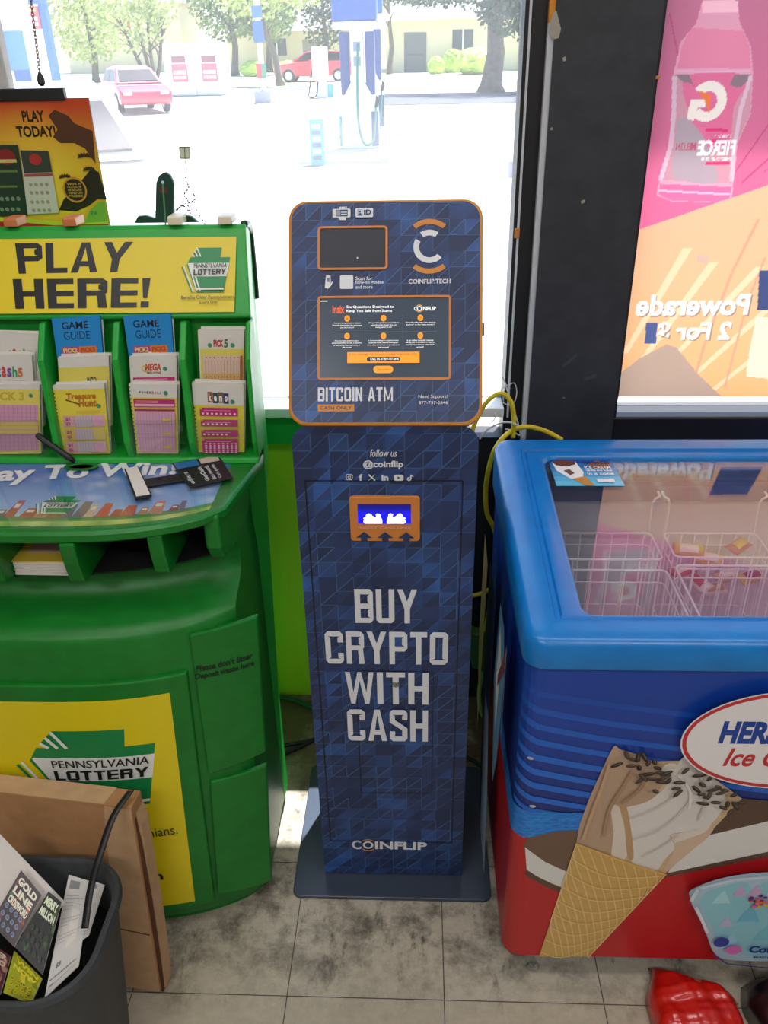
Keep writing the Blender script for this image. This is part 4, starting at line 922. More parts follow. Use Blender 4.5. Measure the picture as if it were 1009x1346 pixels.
raised('side_panel', [(-0.4131,0.0832),(-0.3128,0.0544),(-0.2967,0.3813),(-0.3937,0.3966)], .007, M['green'], ST, 8)
# yellow notice on the door
YEL = C('#e0cc12'); KG = C('#0f8548'); BK = C('#15201c')
def keystone(q, f, txt=True, c1=KG):
    wht = C('#e4e6e2')
    q.poly([f(*p) for p in ((.255,1),(.80,1),(.776,.785),(1,.785),(.87,0),(.255,0),(.02,.62),(.10,.785),(.17,.785),(.145,.85))], c1)
    q.poly([f(*p) for p in ((.055,.655),(.982,.655),(.93,.355),(.155,.355))], wht)
    sc = math.hypot(f(1, 0)[0]-f(0, 0)[0], f(1, 0)[1]-f(0, 0)[1])
    for a in (.012, .085): q.line([f(.045+a*.9, .655), f(.262+a, .03)], sc*.030, wht)
    q.line([f(-.045, .60), f(.195, .0)], sc*.026, wht); q.line([f(-.085, .57), f(.165, -.0)], sc*.026, c1)
    for a in (0, .07, .14): q.line([f(.14+a*.75, .85+a*1.05), f(.20+a, .79)], sc*.028, wht)
    q.poly([f(.23,.085), f(.885,.085), f(.878,.05), f(.25,.05)], wht)
    if txt:
        q.text('PENNSYLVANIA', 0, 1, 0, 1, BK, .01, quad=[f(.19,.535), f(.93,.545), f(.945,.645), f(.19,.635)])
        headline(q, 'LOTTERY', 0, 1, 0, 1, BK, .3, .2, .14, quad=[f(.19,.375), f(.91,.39), f(.925,.515), f(.19,.50)])
q = Print()
yq = [(-0.4557,0.0863),(-0.4323,0.6333),(-0.737,0.6558),(-0.8415,0.0621)]   # br tr tl bl
xr = yq[0][0]
q.poly([(LX-.145+.0, yq[0][1]), yq[0], yq[1], (-.845, yq[1][1])], YEL)
k0, k1, k2 = [(-0.712,0.4828),(-0.4709,0.5085),(-0.5783,0.5664)]
kx0, kx1, kz1 = k0[0], k1[0], k2[1]
f = lambda a, b: (kx0+(a+.03)/1.03*(kx1-kx0), kz1-(1-b)*.188)
keystone(q, f)
an = [(-0.5283,0.2852),(-0.4613,0.2869),(-0.5211,0.3139)]
q.text('Benefits Older Pennsylvanians.', an[1][0]-.30, an[1][0], an[0][1]-.001, an[2][1]+.003, BK, .004)
mm = [(-0.5307,0.1617),(-0.5045,0.1576),(-0.5011,0.1821)]
q.text('palottery.com', mm[1][0]-.30, mm[1][0], mm[0][1], mm[2][1]+.014, BK, .01)
q.build('door_notice', lambda u, v, h: Vector((u, yf(u)-.0105-h, v)), M['ink'], door, cu=[LX-.3+.015*i for i in range(45)], label='yellow notice with a green keystone')
q = Print()
for t_, a in (("Please don't litter", (259,882,333,866,333,852,259,867)), ('Deposit waste here', (258,893,335,876,335,865,259,882))):
    pass
pl = [(-0.3872,0.6615),(-0.2986,0.6488),(-0.2974,0.6636),(-0.3855,0.6761)]; q.text("Please don't litter", 0, 1, 0, 1, C('#04200c'), .03, quad=pl)
pl = [(-0.3906,0.6423),(-0.2978,0.629),(-0.2965,0.644),(-0.3887,0.6587)]; q.text('Deposit waste here', 0, 1, 0, 1, C('#04200c'), .03, quad=pl)
q.build('litter_notice', lambda u, v, h: Vector((u, yf(u)-.0072-h, v)), M['ink'], cab, cu=[-.45+.015*i for i in range(10)])
# slot tray under the counter
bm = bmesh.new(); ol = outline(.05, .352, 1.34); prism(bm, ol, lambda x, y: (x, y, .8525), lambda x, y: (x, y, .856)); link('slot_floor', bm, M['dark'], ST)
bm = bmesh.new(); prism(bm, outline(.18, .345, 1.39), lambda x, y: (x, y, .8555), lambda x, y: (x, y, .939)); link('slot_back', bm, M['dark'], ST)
def fin(u, w, o=.0, name='slot_divider'):
    y = yf(u)+o
    bm = bmesh.new(); prism(bm, [(y+.022, .857), (y+.010, .863), (y+.002, .90), (y-.002, .939), (y+.2, .939), (y+.2, .857)], lambda yy, z: (u-w/2, yy, z), lambda yy, z: (u+w/2, yy, z))
    return link(name, bm, M['green'], ST, bevel=.003)
for px in [(-0.5507,0.9052),(-0.4194,0.9201),(-0.6783,0.8944)]: fin(px[0], .025, .004)
fin(-1.02, .03); fin(-.86, .025, .004)
bm = bmesh.new(); prism(bm, [(1.19, .858), (1.170, .89), (1.170, .951), (1.39, .951), (1.39, .858)], lambda y, z: (-.352+.5*(y-1.172 if y < 1.2 else 0)*0, y, z), lambda y, z: (-.318-(.006 if y < 1.2 else 0), y, z)); link('counter_end', bm, M['green'], ST, bevel=.006, seg=3)
# counter top
def deck_out(o, hw, back, n=22):
    pts = []
    for i in range(n+1):
        u = LX-hw+2*hw*i/n; k = abs(u-LX)/hw
        pts.append((u, 1.100+.078*k**4+o+.010*max(0, (k-.95)/.05)**2))
    return pts+[(LX+hw+.028, back-.03), (LX+hw+.028, back), (LX-hw-.028, back), (LX-hw-.028, back-.03)]
bm = bmesh.new(); R_ = []
for z, o in ((.937, .004), (.941, 0), (.952, 0), (.957, .005)): R_.append([bm.verts.new((x, y, z)) for x, y in deck_out(o, .364-(.004 if z in (.937, .957) else 0), 1.40)])
for A_, B2 in zip(R_, R_[1:]):
    for i in range(len(A_)): j = (i+1) % len(A_); bm.faces.new((A_[i], A_[j], B2[j], B2[i]))
bm.faces.new(R_[0][::-1]); bm.faces.new(R_[-1]); deck = link('counter', bm, M['green'], ST, smooth=2)
q = Print()
art = [(-0.846,1.3425),(-0.7653,1.3522),(-0.6001,1.3652),(-0.3717,1.3849),(-0.3435,1.2005),(-0.4246,1.146),(-0.5154,1.1234),(-0.6544,1.1057),(-0.7261,1.1029)]
def skyc(u, v):
    t = max(0, min(1, (v-1.13)/.2)); n = .5+.5*math.sin(u*37+3*math.sin(v*41))*math.sin(v*60+2*math.sin(u*29))
    c = mix(C('#a4c6ea'), C('#4478cc'), t); return mix(c, C('#d8e2ee'), max(0, n-.62)*1.6)
g0 = Print()
q.L += 1
# sky and clouds inside the art outline (columns from front edge to back edge)
cols = 44
def front_y(u): return 1.1225+.072*(abs(u-LX)/.36)**4
for i in range(cols):
    u0 = -1.0+.66*i/cols; u1 = -1.0+.66*(i+1)/cols
    for j in range(14):
        t0, t1 = j/14, (j+1)/14
        y0a, y0b = front_y(u0), front_y(u1); y1 = 1.352
        q.poly([(u0, y0a+(y1-y0a)*t0), (u1, y0b+(y1-y0b)*t0), (u1, y0b+(y1-y0b)*t1), (u0, y0a+(y1-y0a)*t1)], (lambda u, v: mix(C('#7ea84a'), C('#c2cf6a'), .5+.5*math.sin(u*90))) if j == 0 else ((lambda u, v: C('#4e8a54')) if j == 1 else skyc), 0)
# skyline of coloured blocks along the front
rs = random.Random(11)
u = -.98
while u < -.39:
    wd = rs.uniform(.012, .03); h_ = rs.uniform(.02, .06)
    y0 = front_y(u)+.028
    q.poly([(u, y0), (u+wd, y0), (u+wd*.8, y0+h_), (u+wd*.2, y0+h_)], C(rs.choice(['#a85a4c', '#b8846a', '#7c6a78', '#c8b098', '#8a4a4a', '#5f7a58', '#c06050', '#d8d0c0', '#6a6e86', '#a06048'])), .1)
    if rs.random() < .5: q.poly([(u+wd*.25, y0+h_*.55), (u+wd*.7, y0+h_*.55), (u+wd*.7, y0+h_*.8), (u+wd*.25, y0+h_*.8)], C('#e0d8c8'), .1)
    u += wd*rs.uniform(.6, 1.4)
q.L += 1
kk = [(-0.6285,1.16),(-0.5845,1.2239),(-0.5631,1.1732)]
f2 = lambda a, b: (kk[0][0]+a*(kk[2][0]-kk[0][0]), kk[0][1]+b*(kk[1][1]-kk[0][1]))
keystone(q, f2)
wt = [(-0.7293,1.2603),(-0.4118,1.2904),(-0.4354,1.3619),(-0.7666,1.3362)]
q.text('ay To Win!', 0, 1, 0, 1, C('#f2f4f6'), .035, .25, quad=[wt[0], wt[1], wt[2], wt[3]])
q.build('counter_picture', lambda u, v, h: (u, v, .9571+h*.4), M['ink_gloss'], deck, label='printed sky and town under clear plastic')
bm = bmesh.new(); ol = [(u_, front_y(u_)-.012) for u_ in [-1.01+.69*i/24 for i in range(25)]]+[(-.318, 1.29), (-.345, 1.350), (-1.01, 1.350)]
prism(bm, ol, lambda x, y: (x, y, .9585), lambda x, y: (x, y, .9615)); link('clear_cover', bm, M['acrylic'], deck)
# back riser with the sign
pr = [(1.412,.955),(1.432,1.203),(1.407,1.208),(1.404,1.214),(1.494,1.342),(1.50,1.348),(1.515,1.346),(1.60,1.322),(1.61,1.31),(1.61,.87),(1.525,.75),(1.48,.62),(1.468,.03),(1.412,.03)]
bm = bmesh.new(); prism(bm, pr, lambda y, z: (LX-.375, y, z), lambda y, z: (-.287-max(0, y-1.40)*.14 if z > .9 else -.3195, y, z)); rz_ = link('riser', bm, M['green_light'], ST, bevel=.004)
su = Vector((0, .09, .127)).normalized(); sn = Vector((0, -su.z, su.y))
SF = lambda u, v, h: Vector((u, 1.405, 1.216))+su*v+sn*(.003+h)
q = Print()
sgq = [(-0.2976,0.0026),(-0.3078,0.1378),(-0.7347,0.1442)]
s0, s1_ = sgq[0][1], sgq[1][1]
q.rect(-1.04, -.3155, s0, s1_, C('#dfc81e'))
for t_, a in (('PLAY', [(-0.6953,0.0743),(-0.5044,0.0766),(-0.496,0.1303),(-0.7053,0.1299)]), ('HERE!', [(-0.697,0.0111),(-0.4644,0.012),(-0.4625,0.0638),(-0.7055,0.0648)])):
    headline(q, t_, 0, 1, 0, 1, C('#16181c'), .30, .17, .13, quad=a)
ks = [(-0.4017,0.0373),(-0.3249,0.038),(-0.3272,0.1174),(-0.4045,0.1182)]
f3 = lambda a, b: (ks[0][0]+(a+.0)*(ks[1][0]-ks[0][0]), ks[0][1]+b*(ks[2][1]-ks[0][1]))
keystone(q, f3)
for t_, a in (('Benefits Older Pennsylvanians.', [(-0.4064,0.0224),(-0.314,0.023),(-0.3142,0.0311),(-0.4067,0.0306)]), ('Every Day.', [(-0.3744,0.014),(-0.3427,0.0151),(-0.3429,0.0219),(-0.3746,0.0208)])):
    q.text(t_, 0, 1, 0, 1, C('#2a2a1c'), .008, quad=a)
q.build('yellow_sign', SF, M['ink'], rz_, label='yellow sign with PLAY HERE in black')
# pocket dividers, lower ledge, clear pocket lips
for px in [(-0.6526,1.0864),(-0.5224,1.086),(-0.4052,1.0855)]:
    u = px[0]
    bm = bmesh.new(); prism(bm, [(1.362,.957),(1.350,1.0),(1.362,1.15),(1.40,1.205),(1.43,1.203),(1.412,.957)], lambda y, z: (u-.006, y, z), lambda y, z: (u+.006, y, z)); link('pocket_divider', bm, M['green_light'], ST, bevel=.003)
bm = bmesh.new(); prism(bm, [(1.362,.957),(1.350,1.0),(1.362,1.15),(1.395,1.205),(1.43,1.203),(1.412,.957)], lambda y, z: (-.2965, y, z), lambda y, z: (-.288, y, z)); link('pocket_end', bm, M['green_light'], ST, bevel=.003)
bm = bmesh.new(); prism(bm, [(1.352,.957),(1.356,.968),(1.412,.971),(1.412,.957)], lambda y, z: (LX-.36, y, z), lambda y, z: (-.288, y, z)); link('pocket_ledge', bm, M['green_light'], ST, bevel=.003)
for a, b in ([(-0.6571,1.0308),(-0.5441,1.0306)], [(-0.5221,1.0305),(-0.4182,1.0303)], [(-0.4032,1.0303),(-0.3066,1.0301)], [(-0.7903,1.031),(-0.6709,1.0308)]):
    bm = bmesh.new(); box(bm, a[0], b[0], 1.353, 1.3545, .972, a[1]+.012); link('pocket_lip', bm, M['acrylic'], ST)
# dark moulded edge along the right top corner
bm = bmesh.new(); tube(bm, spline([(-.306, 1.508, 1.346), (-.312, 1.57, 1.336), (-.317, 1.61, 1.318), (-.317, 1.614, 1.29), (-.317, 1.614, 1.19)], 4), .007, 8); link('edge_trim', bm, mat('dark_green_trim', '#0c3a20', .4), ST, smooth=True)

# little tabs clipped along the top of the sign
tabm = mat('cream_tab', '#e6dcc4', .4)
for (px, c_, lb) in ((239, tabm, 'cream plastic tab on the sign top nearest the clover-shaped topper'), (303, tabm, 'cream plastic tab at the right end of the sign top'), (104, mat('amber_tab', '#c87848', .4), 'amber tab on the sign top under the orange game poster'), (28, bpy.data.materials.get('amber_tab') or tabm, 'amber tab on the sign top near the left photo edge')):
    x = -.3155-(317-px)*.00137
    bm = bmesh.new(); prism(bm, [(1.488,1.3495),(1.488,1.362),(1.492,1.3635),(1.53,1.3635),(1.53,1.3495)], lambda y, z: (x-.012, y, z), lambda y, z: (x+.012, y, z))
    o = link('sign_tab', bm, c_, bevel=.0015); tag(o, lb, 'clip', 'tabs along the sign top')

# ------------------------------------------------------------------ stacks of play slips
WP, PK, MG, SLY = C('#d8d2cc'), C('#d39cb4'), C('#b8256e'), C('#dccb5c')
def slips(label, quad, Y0, art, group, name='slip_stack', side='#cfc9c0', th=.007, cat='slips'):
    """quad tl, tr, br, bl in (x, z) on a plane leaning back in the pocket"""
    tl, tr, br, bl = quad; bx = sum(p[0] for p in quad)/4; z0 = min(p[1] for p in quad)
    o = empty(name, (bx, Y0, z0), label, cat, group)
    pl = lambda u, v, h: Vector((u, Y0+(v-.96)*.05-h, v))
    bm = bmesh.new(); prism(bm, [bl, br, tr, tl], lambda u, v: pl(u, v, -th), lambda u, v: pl(u, v, 0)); link('paper_stack', bm, mat('slip_edge', side, .8) if side not in _sm else _sm[side], o)
    # a few sheets standing proud of the pile
    bm = bmesh.new(); d = .004; prism(bm, [bl, br, (tr[0]+.003, tr[1]+d), (tl[0]+.004, tl[1]+d)], lambda u, v: pl(u, v, -th-.0015), lambda u, v: pl(u, v, -th)); link('loose_sheets', bm, M['paper'], o)
    q = Print(); f = lambda a, b: tuple((1-a)*(1-b)*tl[i]+a*(1-b)*tr[i]+a*b*br[i]+(1-a)*b*bl[i] for i in (0, 1))
    art(q, f); q.build('printed_face', lambda u, v, h: pl(u, v, .0004+h*.6), M['ink_paper'], o)
    return o
_sm = {}
def R_(q, f, a0, a1, b0, b1, c, up=1): q.poly([f(a0, b0), f(a1, b0), f(a1, b1), f(a0, b1)], c, up)
def T_(q, f, t, a0, a1, b0, b1, c, bold=.02, shear=0): q.text(t, 0, 1, 0, 1, c, bold, shear, quad=[f(a0, b1), f(a1, b1), f(a1, b0), f(a0, b0)])
def lines_(q, f, a0, a1, b0, b1, n, c, wd=.0012):
    for i in range(n): q.line([f(a0, b0+(b1-b0)*i/max(1, n-1)), f(a1, b0+(b1-b0)*i/max(1, n-1))], wd, c)
def cols_(q, f, a0, a1, b0, b1, n, c, wd=.0007):
    for i in range(n): q.line([f(a0+(a1-a0)*i/max(1, n-1), b0), f(a0+(a1-a0)*i/max(1, n-1), b1)], wd, c)
def dots(q, f, a0, a1, b, n, c, r=.0018):
    for i in range(n): p = f(a0+(a1-a0)*i/max(1, n-1), b); q.ell(p[0], p[1], r, r*.8, c, 8, up=0 if i else 1)
def tick(q, f, b0=.03): 
    for k in range(16): R_(q, f, .0, .025, b0+k*.055, b0+k*.055+.02, C('#5a5048'), 0 if k else 1)
def green_dot(q, f, a, b): p = f(a, b); q.ell(p[0], p[1], .004, .004, C('#3f8a68'), 10)
def art_guide(q, f):
    R_(q, f, 0, 1, 0, 1, C('#1a86cc'))
    T_(q, f, 'GAME', .19, .74, .10, .28, C('#14203c'), .015); T_(q, f, 'GUIDE', .21, .76, .34, .54, C('#123a60'), .0)
    R_(q, f, .12, .50, .72, .90, C('#b03a90')); R_(q, f, .50, .88, .72, .90, C('#d8772c')); T_(q, f, 'PICK2', .16, .46, .75, .87, C('#e8d060'), .04); T_(q, f, 'PICK3', .54, .84, .75, .87, C('#b84a20'), .04)
    R_(q, f, .12, .50, .90, 1, C('#6a3a9a')); R_(q, f, .50, .88, .90, 1, C('#d88a50')); p = f(.49, .92); q.ell(p[0], p[1], .004, .004, C('#e8e4e4'), 10)
def art_cash(q, f):
    R_(q, f, 0, 1, 0, 1, WP)
    for i, (ch, c_) in enumerate(zip('Cash5', ('#24408a', '#c04a3a', '#7a4a9a', '#3a9a5a', '#d0662a'))): T_(q, f, ch, .40+i*.09, .475+i*.09, .17-.02*(i % 2), .30, C(c_), .04)
    T_(q, f, 'with quick cash', .55, .86, .33, .37, C('#6a3a3a'), 0)
    R_(q, f, 0, 1, .52, 1, SLY); R_(q, f, .05, .93, .60, .76, MG); R_(q, f, .05, .93, .84, 1, MG); dots(q, f, .12, .72, .71, 9, C('#e8c8d4')); dots(q, f, .12, .72, .95, 9, C('#e8c8d4'))
def art_pinkgrid(q, f, title, tc, head=.28, body='#d39cb4'):
    R_(q, f, 0, 1, 0, .06, WP); R_(q, f, 0, 1, .06, 1, SLY)
    T_(q, f, title, .22, .75, .10, .22, C(tc), .04); green_dot(q, f, .86, .15)
    R_(q, f, .06, .97, head, .95, C(body)); cols_(q, f, .14, .93, head, .95, 12, C('#b07890'))
    R_(q, f, .10, .97, head+.24, head+.42, C('#d8bc62')); lines_(q, f, .06, .97, head+.05, .93, 11, C('#c08aa2'), .0008)
    R_(q, f, .08, .14, head, .95, C('#b03c78'))
def art_match(q, f):
    R_(q, f, 0, 1, 0, .14, WP); R_(q, f, 0, 1, .14, 1, SLY)
    for a, b, r, c_ in ((.47, .50, .008, '#7a4a9a'), (.56, .58, .008, '#b84a7a'), (.62, .48, .008, '#3a8a5a'), (.55, .46, .010, '#4aa0d0')): p = f(a, b); q.ell(p[0], p[1], r, r, C(c_), 14)
    p = f(.55, .46); T_(q, f, '6', .52, .585, .37, .56, C('#f0f0f0'), .03); T_(q, f, 'MATCH', .56, .76, .28, .38, C('#2a3a2a'), .02); green_dot(q, f, .87, .62)
def art_treasure(q, f):
    R_(q, f, 0, 1, 0, .055, WP); R_(q, f, 0, 1, .055, 1, C('#e2cc40')); tick(q, f, .1)
    T_(q, f, 'Treasure', .24, .82, .11, .20, C('#b8701c'), .05, .1); T_(q, f, 'Hunt', .46, .82, .20, .31, C('#b8701c'), .05, .1); q.line([f(.22, .20), f(.48, .27)], .003, C('#7a5a1c')); green_dot(q, f, .86, .30)
    R_(q, f, .40, .88, .36, .40, C('#d8b840'))
    for k in range(3):
        b = .43+k*.185; R_(q, f, .12, .33, b, b+.16, C('#dba0ac') if k != 1 else C('#d8b460')); R_(q, f, .34, .70, b, b+.16, C('#c8b4bc')); R_(q, f, .70, .95, b, b+.16, C('#d8a0b4') if k != 1 else C('#dcc060')); cols_(q, f, .36, .70, b, b+.16, 7, C('#a898a8')); T_(q, f, '$1', .17, .26, b+.02, b+.07, C('#b03c60'), .04); T_(q, f, '$2', .17, .26, b+.09, b+.14, C('#b03c60'), .04)
def art_mega(q, f):
    R_(q, f, 0, 1, 0, 1, WP); p = f(.32, .38)
    T_(q, f, 'MEGA', .32, .66, .22, .46, C('#c84a30'), .05, .2); T_(q, f, 'MILLIONS', .36, .66, .48, .56, C('#8a5a2a'), .03); q.arc(p[0], p[1], .004, .006, 40, 320, C('#d8b040')); green_dot(q, f, .75, .40)
    R_(q, f, .06, .95, .66, .90, MG); lines_(q, f, .10, .80, .72, .80, 2, C('#d890b0'), .0014); R_(q, f, .03, .97, .94, 1, C('#d8a058'))
def art_power(q, f):
    R_(q, f, 0, 1, 0, 1, SLY); R_(q, f, 0, 1, 0, .18, WP); tick(q, f)
    for i, ch in enumerate('POWERBALL'): T_(q, f, ch, .20+i*.055, .235+i*.055, .09, .125, C('#2a2a2e') if i < 5 else C('#b83a3a'), .02)
    green_dot(q, f, .76, .11); R_(q, f, .07, .95, .20, .31, MG); R_(q, f, .09, .93, .265, .30, C('#e0a8c0')); lines_(q, f, .12, .60, .225, .245, 2, C('#e8a060'), .001)
    R_(q, f, .07, .95, .34, .37, C('#a82a50')); R_(q, f, .07, .95, .37, .97, C('#d2a2ba')); cols_(q, f, .12, .95, .38, .96, 13, C('#b888a2'), .0008)
    for b in (.55, .74): q.line([f(.07, b), f(.95, b)], .0012, C('#b07898'))
    for b in (.47, .67, .87): R_(q, f, .68, .88, b, b+.03, C('#dcb838'))
def art_pick5(q, f):
    R_(q, f, 0, 1, 0, 1, WP); R_(q, f, .03, 1, .30, 1, SLY); T_(q, f, 'PICK', .33, .55, .15, .27, C('#b83028'), .05); T_(q, f, '5', .56, .65, .14, .28, C('#3a7a4a'), .04); green_dot(q, f, .25, .24); green_dot(q, f, .75, .24)
    R_(q, f, .08, .92, .40, .70, C('#d8bcaa')); R_(q, f, .08, .92, .72, 1, C('#d8b070')); dots(q, f, .16, .88, .44, 9, C('#b04a4a'), .0014); dots(q, f, .16, .88, .76, 9, C('#b04a4a'), .0014); cols_(q, f, .14, .92, .48, 1, 12, C('#a87868'))
    R_(q, f, .92, .97, .40, 1, C('#b05a4a'))
def art_keno(q, f):
    R_(q, f, 0, 1, 0, 1, C('#d8c83c')); R_(q, f, 0, 1, 0, .31, WP); tick(q, f, .34)
    for i, (ch, c_) in enumerate(zip('keno', ('#9a4a2c', '#2c4a6a', '#7a5a3c', '#3c3c6a'))):
        a = .29+i*.105; R_(q, f, a, a+.10, .12+.01*(i % 2), .27+.01*(i % 2), C(c_)); T_(q, f, ch, a+.02, a+.08, .14 if ch == 'k' else .17, .25, C('#eee8e0'), .05)
    green_dot(q, f, .78, .25)
    for b0, b1 in ((.34, .46), (.51, .61), (.655, .76), (.79, 1)):
        R_(q, f, .12, .88, b0, b1, MG); R_(q, f, .12, .17, b0, b0+.03, C('#e0a030')); q.line([f(.2, b0+.04), f(.74, b0+.04)], .0012, C('#d88aa8'))
        if b1 < 1: dots(q, f, .18, .82 if b0 < .4 else .64, b1-.035, 8 if b0 < .4 else 6, C('#f0d8e4'), .0022)
    for k in range(5): dots(q, f, .20, .84, .86+k*.032, 8, C('#ecc8d8'), .0021)
G3 = 'play slips in the stand pockets'
slips('white stack of slips with a coloured game name, tallest at the left photo edge', [(-0.7602,1.1874),(-0.6553,1.184),(-0.6858,1.0158),(-0.7969,1.016)], 1.388, art_cash, G3)
slips('white and pink stack of slips in the middle of the leftmost pocket', [(-0.7848,1.1532),(-0.6763,1.1512),(-0.6946,1.0203),(-0.8112,1.0176)], 1.377, art_cash, G3)
slips('yellow and pink grid slips at the front of the leftmost pocket', [(-0.7803,1.1033),(-0.6683,1.1014),(-0.6913,0.9718),(-0.8056,0.9703)], 1.366, lambda q, f: art_pinkgrid(q, f, 'PICK 3', '#c8a838'), G3)
slips('blue game guide leaflets left of the two guide stacks', [(-0.6338,1.2116),(-0.5489,1.2163),(-0.5584,1.1015),(-0.6389,1.0991)], 1.388, lambda q, f: art_guide(q, lambda a, b: f(a, b*.62)), 'blue game guides', name='leaflet_stack', side='#1f86c6', cat='leaflets')
slips('yellow slips with a cluster of coloured balls, below the left blue guides', [(-0.6311,1.1469),(-0.5402,1.1491),(-0.5569,1.0201),(-0.6473,1.0173)], 1.377, art_match, G3)
slips('yellow treasure slips at the front of the pocket above the pen', [(-0.6453,1.1),(-0.5523,1.1024),(-0.5625,0.9717),(-0.6505,0.9702)], 1.366, art_treasure, G3)
slips('blue game guide leaflets right of the two guide stacks', [(-0.508,1.2147),(-0.4254,1.218),(-0.431,1.101),(-0.5094,1.0985)], 1.388, lambda q, f: art_guide(q, lambda a, b: f(a, b*.62)), 'blue game guides', name='leaflet_stack', side='#1f86c6', cat='leaflets')
slips('white slips with a red slanting title, below the right blue guides', [(-0.5041,1.1476),(-0.4208,1.1485),(-0.4315,1.0415),(-0.5148,1.0402)], 1.377, lambda q, f: art_mega(q, lambda a, b: f(a, b*.52)), G3)
slips('white-topped pink slips at the front of the third pocket', [(-0.5089,1.1022),(-0.4227,1.1004),(-0.4374,0.9716),(-0.5132,0.9717)], 1.366, art_power, G3)
slips('pale yellow slips standing behind in the rightmost pocket', [(-0.3796,1.1919),(-0.2992,1.1914),(-0.3162,1.0175),(-0.3912,1.0177)], 1.382, lambda q, f: art_pick5(q, lambda a, b: f(a, b*.62)), G3)
slips('yellow and magenta slips headed by four lettered tiles, front of the rightmost pocket', [(-0.3966,1.1045),(-0.3056,1.1013),(-0.3157,0.9745),(-0.4007,0.9746)], 1.366, art_keno, G3)
# slips lying in the tray slot
o = empty('slip_stack', (-.61, 1.18, .857), 'pile of yellow-edged slips lying in the slot under the counter', 'slips')
bm = bmesh.new()
for k in range(5):
    v0 = len(bm.verts); box(bm, -.055, .045, -.045, .06, k*.0052, k*.0052+.0046); place(bm, Matrix.Rotation(rs.uniform(-.06, .06), 4, 'Z'), v0)
link('paper_stack', bm, M['paper'], o, local=True)
bm = bmesh.new(); box(bm, -.056, .046, -.046, .06, .0262, .028); link('top_slip', bm, mat('yellow_slip', '#d8b83c', .7), o, local=True, label='yellow top slip')
q = Print(); q.rect(-.04, .035, -.02, .05, C('#d8a8a0')); q.build('slip_print', lambda u, v, h: (u, v, .0281+h), M['ink_paper'], o, local=True)

# pen standing slanted in its well
pe = empty('pen', ([(-0.6214,1.3366)][0][0], 1.342, .963), 'black pen leaning out of the counter well below the slips', 'pen')
a, b = Vector((-.0, .0, .004)), Vector((-.064, .012, .052))
bm = bmesh.new(); d_ = (b-a); tube(bm, [a, a+d_*.15, a+d_*.5, a+d_*.8, a+d_*.97, b], [.004, .0058, .006, .0062, .0055, .003], 12); link('barrel', bm, M['black'], pe, smooth=True, local=True)
bm = bmesh.new(); o_ = Vector((-.002, -.006, .003)); tube(bm, [a+d_*.55+o_, a+d_*.95+o_, a+d_*.97+o_*.3], .0015, 6); link('clip', bm, M['black'], pe, local=True)
bm = bmesh.new(); c0 = [(-0.6045,1.3395)][0]; lathe(bm, [(.026, .9622), (.026, .964), (.019, .964), (.018, .9622)], 28, Matrix.Translation((c0[0], c0[1]-.01, 0)) @ Matrix.Diagonal((1.2, .55, 1, 1))); link('pen_well', bm, M['green'], ST, smooth=2)

# advert card with its arm and white tag lying on the counter
cdq = [(-0.4412,1.3344),(-0.3635,1.3698),(-0.3198,1.2765),(-0.3849,1.239)]
ca = empty('advert_card', (-.42, 1.29, .9625), 'black advert card with a white tag on its arm, lying on the counter', 'card')
def flat(name, quad, z0, z1, m, parent, label=None):
    bm = bmesh.new(); prism(bm, quad, lambda x, y: (x, y, z0), lambda x, y: (x, y, z1)); return link(name, bm, m, parent, bevel=.0006, label=label)
flat('card', cdq, .9655, .9675, M['black'], ca)
flat('arm', [(-0.4739,1.2762),(-0.4066,1.3003),(-0.3986,1.2734),(-0.4628,1.2472)], .9625, .9650, M['black'], ca)
flat('tag', [(-0.5181,1.3063),(-0.4973,1.3186),(-0.4413,1.2084),(-0.4653,1.1948)], .9655, .970, M['black'], ca)
flat('tag_face', [(-0.5154,1.3063),(-0.4977,1.3155),(-0.4438,1.2084),(-0.4644,1.2002)], .9702, .9706, M['paper'], ca, 'white face of the tag')
q = Print(); bl, br, tr, tl = cdq[3], cdq[2], cdq[1], cdq[0]
fc = lambda a, b: tuple((1-a)*(1-b)*tl[i]+a*(1-b)*tr[i]+a*b*br[i]+(1-a)*b*bl[i] for i in (0, 1))
q.poly([fc(.02,.03), fc(.5,.03), fc(.5,.28), fc(.02,.28)], C('#2a6aa8')); q.poly([fc(.55,.03), fc(.95,.03), fc(.95,.25), fc(.55,.25)], C('#c8b8a8'))
for k, t_ in enumerate(('GetCash', 'Earn rewards', 'Card perks')):
    a0 = .40+k*.15; q.text(t_, 0, 1, 0, 1, C('#c8ccd4'), .03, quad=[fc(a0+.10, .92), fc(a0+.10, .36), fc(a0, .36), fc(a0, .92)])
q.text('offers', 0, 1, 0, 1, C('#c8ccd4'), .02, quad=[fc(.16, .92), fc(.16, .45), fc(.06, .45), fc(.06, .92)])
q.build('card_print', lambda u, v, h: (u, v, .9676+h*.5), M['ink'], ca)

